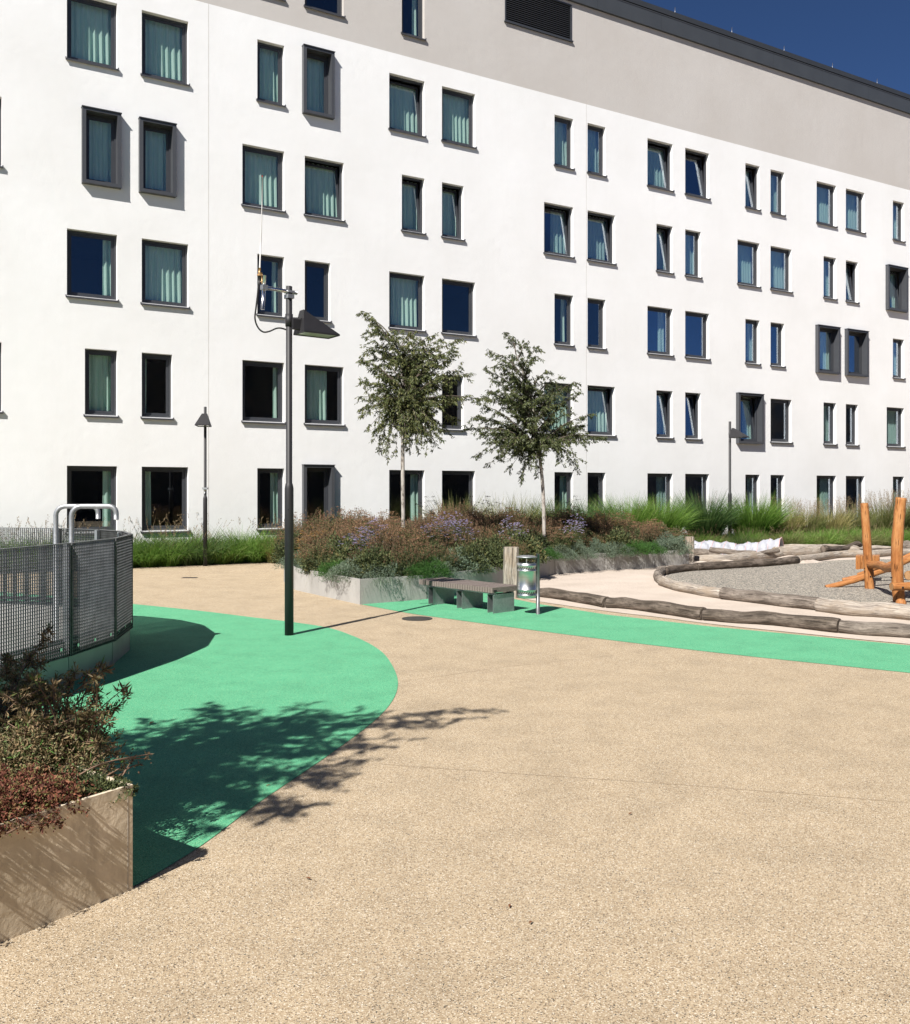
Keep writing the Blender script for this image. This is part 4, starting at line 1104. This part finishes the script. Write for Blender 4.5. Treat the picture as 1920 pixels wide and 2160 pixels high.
# ------------------------------------------------------------------ trees
def tree(label, base, fork, tips, seed, trunk_r, leafL=.075, leafW=.024, dens=1.0, depth=.9, extra=26, body=None):
    rg = np.random.default_rng(seed); rr = random.Random(seed)
    t = thing('young_tree', label, 'tree', base, 0, 'young trees')
    O = Vector(base); fork = [Vector(p)-O for p in fork]
    s = MB(); tr = smooth_curve([Vector((0,0,-.05))]+fork, 6); L_ = len(tr)
    s.tube(tr, [trunk_r*(1-.75*(i/L_)**1.6) for i in range(L_)], 12, jit=.08, rng=rr)
    s.build('trunk', M['bark_white'], t)
    limbs = MB(); pos = []; dr = []
    spine = tr[int(L_*.45):]
    for tip in tips:
        tp = Vector(tip)-O
        # start on the leader below the tip
        cand = [p for p in spine if p.z < tp.z - .15] or [spine[0]]
        st = min(cand, key=lambda p: abs((tp.z-p.z) - .8*math.hypot(tp.x-p.x, tp.y-p.y)))
        mid = st.lerp(tp, .5) + Vector((rr.uniform(-.06,.06), rr.uniform(-.06,.06), .10*(tp-st).length))
        if tp.z < st.z+.1: mid.z += .15
        c = smooth_curve([st, mid, tp], 9); ln = sum((c[i+1]-c[i]).length for i in range(len(c)-1))
        limbs.tube(c, [max(.003, .018*(1-i/len(c))*min(1.3, ln)) for i in range(len(c))], 5, caps=False)
        ntw = max(3, int(ln*13*dens))
        for k in range(ntw):
            f = (.18 + .82*(k+rr.random())/ntw); i = min(len(c)-2, int(f*(len(c)-1)))
            p = c[i].lerp(c[i+1], f*(len(c)-1)-i); dirn = (c[i+1]-c[i]).normalized()
            sd = (dirn*.9 + Vector((rr.gauss(0,1), rr.gauss(0,1), rr.gauss(0,.8)))*.7).normalized()
            tl = rr.uniform(.12,.38)*(1.15-.6*f)
            e = p + sd*tl + Vector((0,0,-.25*tl)); m_ = p.lerp(e,.5)+Vector((0,0,.05*tl))
            limbs.tube([p, m_, e], [.004,.003,.002], 3, caps=False)
            nl = int(tl*84*dens)+5
            for q in range(nl):
                g_ = rr.random(); w = p.lerp(m_, g_*2) if g_ < .5 else m_.lerp(e, g_*2-1)
                pos.append((w.x+rr.gauss(0,.012), w.y+rr.gauss(0,.012), w.z+rr.gauss(0,.012)))
                dr.append((sd.x*.7+rr.gauss(0,.5), sd.y*.7+rr.gauss(0,.5), -.75+rr.gauss(0,.45)))
    limbs.build('branches', M['bark'], t)
    pos = np.array(pos); dr = np.array(dr)
    V, Q = leaf_quads(pos, dr, leafL*(.6+.7*rg.random(len(pos))), leafW, rg)
    link('crown', fast_mesh('crown', V, Q, M['tree_leaf']), t)
    return t, len(pos)
def tips_from(pxs, D, spread, seed):
    rr = random.Random(seed); return [P(x, y, D + rr.uniform(-spread, spread)) for x, y in pxs]
D1 = 19.6
t1 = [(767,661),(770,668),(775,697),(777,716),(785,732),(765,758),(776,746),(875,707),(862,722),(880,712),(914,707),(926,716),(967,718),(955,735),(973,775),(986,787),(954,838),(950,815),(942,912),(925,925),(902,941),(880,945),(858,948),(836,950),(814,955),(800,950),(776,905),(769,876),(759,836),(765,802),(763,760),(795,690),(830,735),(900,740),(925,770),(800,790),(940,760)]
rr = random.Random(4)
inner = [(rr.gauss(862,48), rr.uniform(740,935)) for _ in range(84)]
inner += [(rr.gauss(838,24), rr.uniform(700,760)) for _ in range(8)] + [(rr.gauss(915,22), rr.uniform(730,800)) for _ in range(8)]
b = Vector((P(852,1000,D1).x, D1, .38))
tree('young tree with upright ragged crown, left of two in the long planter', b, [P(849.5,960,D1), P(850,850,D1), P(846,770,D1), P(835,720,D1)], tips_from(t1, D1, .55, 1)+tips_from(inner, D1, .75, 2), 3, .043, dens=1.0)
D2 = 22.3
t2 = [(1068,701),(1072,712),(1036,741),(1026,780),(1061,787),(1110,724),(1133,732),(1041,801),(1158,782),(1184,794),(1214,806),(1221,828),(997,879),(1010,878),(1026,838),(1027,902),(1006,961),(1031,979),(1098,1016),(1102,1005),(1137,1005),(1221,968),(1218,986),(1235,933),(1277,923),(1262,920),(1246,873),(1073,993),(1050,965),(1185,975),(1228,900),(1205,870),(1150,830)]
inner = [(rr.gauss(1118,50), rr.uniform(800,960)) for _ in range(94)] + [(rr.gauss(1080,20), rr.uniform(740,800)) for _ in range(8)] + [(rr.uniform(1100,1150), rr.uniform(960,990)) for _ in range(5)]
b = Vector((P(1149,1000,D2).x, D2, .38))
tree('young tree with leaning trunk and broad crown, right of two in the long planter', b, [P(1146,1040,D2), P(1138,960,D2), P(1125,860,D2), P(1105,790,D2), P(1088,745,D2)], tips_from(t2, D2, .6, 5)+tips_from(inner, D2, .85, 6), 9, .046, dens=1.0)
# tree in the near planter, outside the picture, whose shade falls on the green surface
c3 = Vector((-4.02, 3.72, 4.15))
tp = []
for i in range(92):
    v = Vector((rr.gauss(0,1), rr.gauss(0,1), rr.gauss(0,1))).normalized()*rr.uniform(.4, 1)
    tp.append(c3 + Vector((v.x*1.25, v.y*1.15, v.z*1.25)))
tp += [c3+Vector((1.7,.3,.5)), c3+Vector((1.9,-.2,.2)), c3+Vector((1.5,1.2,.2)), c3+Vector((-1.7,.4,.3)), c3+Vector((-1.6,-.3,-.3)), c3+Vector((1.2,-1.3,-.3))]
tp += [c3+Vector((.62+abs(rr.gauss(0,.3)), rr.gauss(-1.05,.3), rr.gauss(-.1,.3))) for _ in range(20)]
tp += [c3+Vector(q) for q in ((1.7,-.05,.85),(1.5,-.2,.85),(1.45,.05,.7),(1.15,-.95,.4),(.95,-1.1,.3),(1.3,-.5,.6),(1.85,.2,1.0),(1.1,-.7,.6),(1.6,.3,.9),(-.2,-1.5,-.4),(.3,-1.4,-.2))]
tp = [p for p in tp if not (F*p.x/p.y + 960 > -330 and HZ-(p.z-2)/p.y*F > -330)]
tree('young tree in the near planter, its crown shading the green surface', Vector((-4.1,4.0,.45)), [Vector((-4.08,3.9,2.0)), Vector((-4.05,3.8,3.4)), Vector((-4.0,3.75,4.8))], tp, 12, .055, leafL=.085, leafW=.032, dens=.66)

# ------------------------------------------------------------------ beds along the facade
dW = Vector((ST, CT, 0)); nW = Vector((CT, -ST, 0)); W0 = Vector((0, ZC, 0))
def WP(t_, n__): return W0 + dW*t_ + nW*n__
bed = [WP(-22,.02), WP(44,.02), WP(44,5.2), WP(14,4.4), WP(8,3.4), WP(1,4.2), WP(-3,3.2), WP(-6.9,1.75), WP(-9,1.5), WP(-14,1.55), WP(-22,1.6)]
flat('planting_bed', bed, 0.020, M['soil'])
rg = random.Random(77)
lowA = [tuft(100+i, 1.05, 620, .80, .26, .012, .58, 'grass_green', 2, 1.1) for i in range(3)]
lowB = [tuft(110+i, 1.10, 560, .75, .26, .012, .55, 'grass_deep', 5, 1.3) for i in range(2)]
i = 0
for t_ in np.arange(-15.5, -4.6, .48):
    for rowi, n__ in enumerate((1.32, .78)):
        p = WP(t_ + rg.uniform(-.1,.1) + rowi*.2, n__ + rg.uniform(-.08,.08))
        if (p.x - g2.x)**2 + (p.y-24.5)**2 < .02: continue
        deep = rg.random() < .35
        me = rg.choice(lowB if deep else lowA)
        sc = rg.uniform(.95, 1.2)*(1.0 if rowi == 0 else 1.15)
        plant('grass_tuft', 'seeding deep green grass tuft in the low strip between railing and tall lamp post' if deep else 'bright green arching grass tuft in the low strip along the white wall', 'ornamental grass', p, me, 'low grasses along the wall', rg.random()*6, sc)
        i += 1
# yellow-green taller seeding tufts
seedy = tuft(120, .9, 160, .5, .12, .010, .35, 'grass_gold', 26, 1.25)
for px, D in ((359,24.6),(97,23.4),(20,23.0),(575,25.5),(420,25.1)):
    c = P(px, 1000, D); plant('grass_tuft', 'tall straw coloured seeding grass sticking out of the low strip', 'ornamental grass', (c.x, D, .02), seedy, 'straw grasses', px, 1.0 if px != 420 else .85)

tall = {'o': tuft(130, 2.3, 1100, .50, .20, .020, .34, 'grass_olive', 10, 1.95, .5), 'g': tuft(131, 2.3, 1900, .46, .24, .020, .36, 'grass_deep', 8, 1.9), 'b': tuft(132, 2.3, 2300, .55, .30, .020, .36, 'grass_green', 10, 1.9),
        'y': tuft(133, 1.7, 1000, .5, .26, .018, .3, 'grass_gold', 70, 1.75), 's': tuft(134, 1.7, 1000, .45, .28, .018, .3, 'grass_olive', 110, 1.75)}
TL = [(962,26.0,1.00,'o','fan of tall olive grass behind the planter in front of a dark window, nearest the left tree'),
 (1062,27.0,.98,'o','thin airy olive grass behind the planter between the two tree trunks'),
 (1108,27.2,.97,'o','airy olive grass against the white wall beside the right tree trunk'),
 (1180,28.2,.95,'g','tall green grass in front of the left of two narrow windows behind the planter'),
 (1248,28.8,.93,'g','tall green grass in front of the right of two narrow windows behind the planter'),
 (1322,29.6,1.0,'b','broad bright green grass behind the right end of the planter, left half'),
 (1388,29.9,1.0,'b','broad bright green grass behind the right end of the planter, covering a window'),
 (1488,31.0,1.06,'g','tall grey green fountain grass left of the slim lamp post'),
 (1590,32.2,1.03,'b','tall dense green grass right of the slim lamp post'),
 (1655,33.0,1.04,'y','golden seeding grass behind the white fabric tunnel end'),
 (1700,33.4,1.0,'s','straw tipped grass in front of the wall left of the climbing frame'),
 (1752,34.0,1.02,'y','golden seeding grass below a window left of the climbing frame'),
 (1800,34.5,1.05,'s','straw tipped grass under the window beside the left climbing post'),
 (1862,35.5,1.18,'s','brownish tipped grass between the two climbing posts'),
 (1905,36,1.2,'s','brownish tipped grass behind the right climbing post'),
 (1960,36.5,1.15,'s','brownish tipped grass at the right end of the bed'),(2030,38,1.15,'b','tall green grass at the right end of the bed')]
for px, D, sc, kd, lb in TL:
    c = P(px, 1000, D); plant('tall_grass', lb, 'ornamental grass', (c.x, D, .02), tall[kd], 'tall grasses before the wall', px, sc)
lowC = [tuft(140+i, 1.35, 640, .75, .30, .014, .5, 'grass_green', 6, 1.1) for i in range(2)] + [tuft(145, 1.2, 600, .75, .3, .014, .5, 'grass_olive', 10, 1.3), tuft(146, 1.45, 640, .7, .3, .014, .5, 'grass_deep', 6, 1.5)]
fr_line = [(1400,28.3),(1450,28.9),(1500,29.6),(1560,30.0),(1620,30.2),(1680,30.4),(1740,30.8),(1800,31.2),(1860,31.8),(1930,32.4),(2010,33)]
for j in range(30):
    for rowi in range(3):
        px = 1395 + j*21 + rg.uniform(-6,6); D = np.interp(px, [a[0] for a in fr_line], [a[1] for a in fr_line]) + rowi*.95 + rg.uniform(-.2,.2)
        if abs(px-1540) < 16 and rowi < 2: continue
        c = P(px, 1000, D); kd = rg.choices([0,1,2,3], [3,3,4,2])[0]
        plant('grass_tuft', ['lush green grass tuft in the deep bed behind the logs','lush green grass tuft in the deep bed behind the logs','olive grass tuft in the deep bed behind the logs','dark green grass tuft in the deep bed behind the logs'][kd], 'ornamental grass', (c.x, D, .02), lowC[kd], 'grasses behind the logs', rg.random()*6, rg.uniform(.58,.80))
# gap between planter and facade
for j in range(20):
    t_ = -4.4 + j*.62; 
    for n__ in (1.3, 2.4):
        p = WP(t_+rg.uniform(-.2,.2), n__+rg.uniform(-.2,.2)); kd = rg.choice([0,1,2,3])
        plant('grass_tuft', 'grass tuft in the strip hidden between the planter and the white wall', 'ornamental grass', p, lowC[kd], 'grasses behind the planter', rg.random()*6, rg.uniform(.8,1.0))

# ------------------------------------------------------------------ the long planter
per = {
 'brown': [stems_mesh(200+i, 120, .20, .40, .95, 30, 'brown_per', 'rust_head', 'spike') for i in range(3)],
 'rust': [stems_mesh(210+i, 95, .20, .42, .90, 34, 'olive_per', 'rust_head', 'umbel') for i in range(2)],
 'olive': [stems_mesh(220+i, 110, .22, .42, .80, 40, 'olive_per', 'rust_head', 'spike') for i in range(2)],
 'yellow': [stems_mesh(230, 85, .20, .40, .85, 36, 'olive_per', 'yellow_head', 'star')],
 'aster': [stems_mesh(240, 70, .18, .36, .95, 34, 'olive_per', 'aster', 'star')],
 'seed': [stems_mesh(250, 12, .10, .30, 1.35, 4, 'brown_per', 'dark_head', 'umbel')],
}
PL = {'brown':'faded brown perennial clump with upright rusty spikes in the long planter','rust':'brown perennial clump with flat rusty flower heads in the long planter','olive':'olive leafy perennial clump in the long planter','yellow':'perennial clump with fading yellow flowers in the long planter'}
def inside(x, y, poly):
    r = False; n = len(poly)
    for i in range(n):
        x1,y1 = poly[i][0],poly[i][1]; x2,y2 = poly[(i+1)%n][0],poly[(i+1)%n][1]
        if (y1 > y) != (y2 > y) and x < (x2-x1)*(y-y1)/(y2-y1)+x1: r = not r
    return r
def edge_dist(x, y, poly, segs):
    best = 9
    for i in segs:
        a = Vector((poly[i][0],poly[i][1])); b = Vector((poly[(i+1)%len(poly)][0],poly[(i+1)%len(poly)][1])); p = Vector((x,y))
        u_ = max(0, min(1, (p-a).dot(b-a)/(b-a).length_squared)); best = min(best, (a+(b-a)*u_-p).length)
    return best
front = [13,12,0,1,2,3,4,5,6,7]
cells = []
yy = 16.0; rowk = 0
while yy < 26.4:
    xx = -5 + (rowk % 2)*.24
    while xx < 7:
        x, y = xx + rg.uniform(-.13,.13), yy + rg.uniform(-.13,.13)
        if inside(x, y, FPp):
            e = edge_dist(x, y, FPp, front)
            if e > .18: cells.append((x, y, e))
        xx += .50
    yy += .44; rowk += 1
bush = [mound(260+i, .40, .38, .52, 2600, .052, .030, 'olive_per', 0, .3) for i in range(3)]
for x, y, e in cells:
    px = 960 + x/y*F
    if e > 2.3 and rg.random() < .35: continue
    if e < .85 and rg.random() < .5:
        plant('leafy_bush', 'dark olive leafy bush low in the long planter', 'shrub', (x, y, .40), rg.choice(bush), 'leafy bushes in the long planter', rg.random()*6, rg.uniform(.85,1.2)); continue
    kd = rg.choices(['brown','rust','olive','yellow'], [4.2,2.2,6 if e > .7 else 8,1.8 if px > 960 else .1])[0]
    hs = .60 + .42*min(1, (e-.18)/1.3)
    if px > 1250: hs *= .93
    if px > 1380: hs *= .8
    plant('perennial', PL[kd], 'perennial', (x, y, .40), rg.choice(per[kd]), 'perennials in the long planter', rg.random()*6, rg.uniform(.92,1.12), hs*rg.uniform(.80,1.22)*1.12)
for lb, lst in (('lilac aster clump at the left end of the long planter', ((752,18.1,.90),(778,17.9,1.05),(800,18.2,1.10),(770,17.6,.85))), ('lilac aster clump right of the left tree trunk', ((915,19.0,1.10),(945,19.2,1.18),(970,19.4,1.18))), ('small lilac aster clump near the right tree', ((1082,20.9,1.05),(1212,22.6,1.05)))):
    for px, D, z in lst:
        c = P(px, 1000, D); plant('aster', lb, 'aster', (c.x, D, .40), per['aster'][0], 'lilac asters', px, .85, z)
for px, D in ((1000,22.6),(1024,22.8),(1038,22.5),(920,21.6),(896,21.4),(1210,24.6)):
    c = P(px, 1000, D); plant('seed_stems', 'thin black seed heads on bare stalks rising above the planter', 'seed heads', (c.x, D, .40), per['seed'][0], 'black seed heads', px, .9, 1.12)
sage = [mound(300+i, .54, .46, .38, 4600, .030, .013, 'sage') for i in range(3)]
need = [mound(310+i, .38, .34, .26, 3600, .042, .008, 'needle') for i in range(2)]
SG = [((635,1236),.20,.9,0),((672,1248),.22,.85,1),((742,1268),.28,.95,0),((800,1268),.26,.9,2),((838,1263),.22,.7,1),((962,1250),.30,1.15,0),((925,1258),.2,.8,2),((1010,1245),.18,.75,1),((1212,1209),.20,1.0,2),((1265,1205),.22,1.0,1),((1310,1203),.2,.8,0),((1415,1197),.25,1.25,2),((1185,1212),.2,.8,0)]
for (px, py), off, sc, k in SG:
    c = G(px, py); c.y += off; c.y -= .16; plant('sage_mound', 'silvery green sage mound spilling over the edge of the long planter', 'sage', (c.x, c.y, .36), sage[k], 'sage mounds along the planter edge', px, sc)
for (px, py), off, sc, k in (((708,1262),.18,1.0,0),((905,1262),.15,1.1,1),((880,1265),.12,.8,0),((1345,1203),.20,1.15,0),((1375,1201),.20,1.0,1),((1155,1216),.2,.9,1)):
    c = G(px, py); c.y += off; c.y -= .12; plant('green_mound', 'fresh dark green needle mound at the edge of the long planter', 'ground cover', (c.x, c.y, .41), need[k], 'green mounds along the planter edge', px, sc)
# strands hanging over the wall
def hang(label, pxpy, seed, n=60, mat='olive_per'):
    rg2 = np.random.default_rng(seed); c = G(*pxpy)
    base = np.stack([rg2.normal(size=n)*.16, .05+rg2.random(n)*.12, np.full(n,.06)], 1)
    d = np.stack([rg2.normal(size=n)*.25, -.9-.3*rg2.random(n), .35*rg2.random(n)], 1)
    A = Acc().add(blades(base, d, .16+.14*rg2.random(n), .007, rg2, 1.3))
    pos = base + d*.18 + rg2.normal(size=(n,3))*.04; A.add(leaf_quads(np.tile(pos,(5,1))+rg2.normal(size=(n*5,3))*.03, rg2.normal(size=(n*5,3)), .025, .010, rg2))
    o = link('trailing_plant', A.mesh('trailing_plant', M[mat]), None, (c.x, c.y, .40)); tag(o, label, 'trailing plant', 'trailing plants over the planter wall')
for i, q in enumerate(((650,1240),(690,1252),(730,1262),(790,1272),(850,1266),(1180,1211),(1225,1207),(1290,1203),(1330,1202),(1385,1199),(1430,1196))):
    hang('thin trailing strands hanging over the front wall of the long planter', q, 400+i, 50, 'olive_per' if i % 3 else 'sage')

# ------------------------------------------------------------------ the near planter
def arching(label, base, targets, seed, mat='spurge', nper=1, leafn=42, whorl=20, L_=.055, W_l=.0105, name='spurge_shrub', cat='shrub'):
    rr = random.Random(seed); rg2 = np.random.default_rng(seed); t = thing(name, label, cat, base); O = Vector(base)
    st = MB(); pos = []; dr = []; ll = []
    for tg in targets:
        b0 = Vector((rr.gauss(0,.10), rr.gauss(0,.10), 0)); e = Vector(tg)-O
        mid = b0.lerp(e, .5) + Vector((rr.gauss(0,.04), rr.gauss(0,.04), .12*(e-b0).length))
        c = smooth_curve([b0, mid, e], 8); st.tube(c, [.0058-.004*i/len(c) for i in range(len(c))], 4, caps=False)
        for _ in range(leafn):
            f = .25+.75*rr.random()**.7; i = min(len(c)-2, int(f*(len(c)-1))); p = c[i].lerp(c[i+1], rr.random()); dv = (c[i+1]-c[i]).normalized()
            pos.append((p.x+rr.gauss(0,.018), p.y+rr.gauss(0,.018), p.z+rr.gauss(0,.018))); dr.append((dv.x+rr.gauss(0,.9), dv.y+rr.gauss(0,.9), dv.z+rr.gauss(0,.9))); ll.append(L_*rr.uniform(.35,.75))
        for _ in range(whorl):
            dv = (c[-1]-c[-2]).normalized(); pos.append(tuple(c[-1]-dv*rr.uniform(0,.04))); dr.append((dv.x*.6+rr.gauss(0,.8), dv.y*.6+rr.gauss(0,.8), dv.z*.6+rr.gauss(0,.8))); ll.append(L_*rr.uniform(.7,1.25))
    st.build('stems', M['twig'], t)
    V, Q = leaf_quads(np.array(pos), np.array(dr), np.array(ll), W_l, rg2)
    link('foliage', fast_mesh('foliage', V, Q, M[mat]), t); return t
rr = random.Random(21)
tg = []
for _ in range(78):   # leaning mass, upper left to right
    a = rr.random(); px = 10 + 225*a**1.1 + rr.gauss(0,14); py = 1640 - 230*rr.random()**.8*(1-.25*abs(a-.6)) + rr.gauss(0,8)
    tg.append(P(px, py, rr.uniform(4.75, 5.7)))
tg += [P(272,1462,5.3), P(262,1452,5.2), P(215,1402,5.3), P(225,1410,5.25), P(160,1412,5.2), P(185,1420,5.3), P(150,1432,5.2), P(232,1500,5.2), P(248,1490,5.25), P(120,1430,5.3)]
arching('leggy shrub of narrow leaves leaning right out of the near planter', (P(95,1640,5.0).x, 5.05, .46), tg, 31)
tg = [P(rr.uniform(-60,120), rr.uniform(1385,1560), rr.uniform(5.0,5.9)) for _ in range(46)] + [P(103,1326,5.6), P(100,1345,5.55), P(60,1385,5.5), P(90,1395,5.5)]
arching('darker upright part of the shrubs behind, tips reaching over the railing foot', (P(-10,1640,5.3).x, 5.4, .46), tg, 33, leafn=80)
tg = [P(320,1590,4.9), P(312,1600,4.88), P(300,1612,4.9), P(262,1625,4.85), P(283,1598,4.9), P(245,1640,4.8), P(250,1590,4.95), P(240,1575,5.0)]
arching('sparse dry twigs reaching over the planter corner onto the green surface', (P(190,1655,4.7).x, 4.75, .47), tg, 35, mat='brown_per', leafn=12, whorl=9, L_=.028, W_l=.010, name='dry_twigs', cat='dry plant')
def carpet(label, pts, seed, mat, n, L_, W_l, name, cat, h=.10, r=.17):
    rg2 = np.random.default_rng(seed); A = Acc(); O = Vector(pts[0])
    for p in pts:
        q, nn = dome_pts(n, r, r, h, rg2, .35); q += np.array(Vector(p)-O)
        A.add(leaf_quads(q, nn*.5+rg2.normal(size=(n,3))*.8, L_*(.5+rg2.random(n)), W_l, rg2))
        # little flower clusters
        k = 40; c, n2 = dome_pts(k, r, r, h*1.25, rg2, .9); c += np.array(Vector(p)-O)
        A.add(leaf_quads(np.repeat(c, 9, 0)+rg2.normal(size=(k*9,3))*.009, rg2.normal(size=(k*9,3))+[0,0,.5], .012, .009, rg2))
    o = link(name, A.mesh(name, M[mat]), None, O); return tag(o, label, cat, 'low plants in the near planter')
e0, e1 = Vector(NP[0]), Vector(NP[1]); ed = (e1-e0).normalized(); en = Vector((-.814,.581,0))
cp = [e0 + ed*s_ + en*o_ + Vector((0,0,z_)) for s_, o_, z_ in ((.30,.17,.47),(.45,.14,.49),(.62,.15,.50),(.80,.12,.50),(.98,.14,.50),(1.18,.14,.5),(.35,.32,.49),(.55,.32,.50),(.75,.32,.5),(.98,.34,.50),(1.2,.34,.5),(.72,.55,.49),(1.0,.6,.49),(.45,.55,.48))]
carpet('red brown sedum carpet spilling over the near planter wall', cp, 51, 'sedum', 1700, .022, .012, 'sedum', 'sedum', .13, .19)
cp = [e0 + ed*s_ + en*o_ + Vector((0,0,.47)) for s_, o_ in ((.05,.07),(.12,.13),(.16,.25),(.07,.25),(.07,.42),(.22,.12))]
carpet('dark leafy ground cover in the corner of the near planter', cp, 52, 'olive_per', 380, .032, .013, 'ground_cover', 'ground cover', .07, .085)
cp = [P(px, py, D) for px, py, D in ((60,1640,4.9),(110,1648,4.95),(160,1640,5.0),(20,1650,4.8),(120,1600,5.3),(60,1590,5.4),(140,1590,5.3))]
cp = [Vector((p.x, p.y, .47)) for p in cp]
carpet('brown spent flower mass under the leaning shrub in the near planter', cp, 53, 'spurge', 1300, .032, .011, 'spent_flowers', 'dry plant', .26, .24)
# dangling bit over the wall
tg = [P(128,1742,4.22), P(115,1735,4.2), P(60,1745,4.1), P(90,1748,4.15), P(20,1750,4.05)]
arching('small reddish sprig dangling over the near planter wall', (e0+ed*.62+en*.02+Vector((0,0,.50))), tg, 36, mat='sedum', leafn=40, whorl=22, L_=.022, W_l=.010, name='sedum_sprig', cat='sedum')
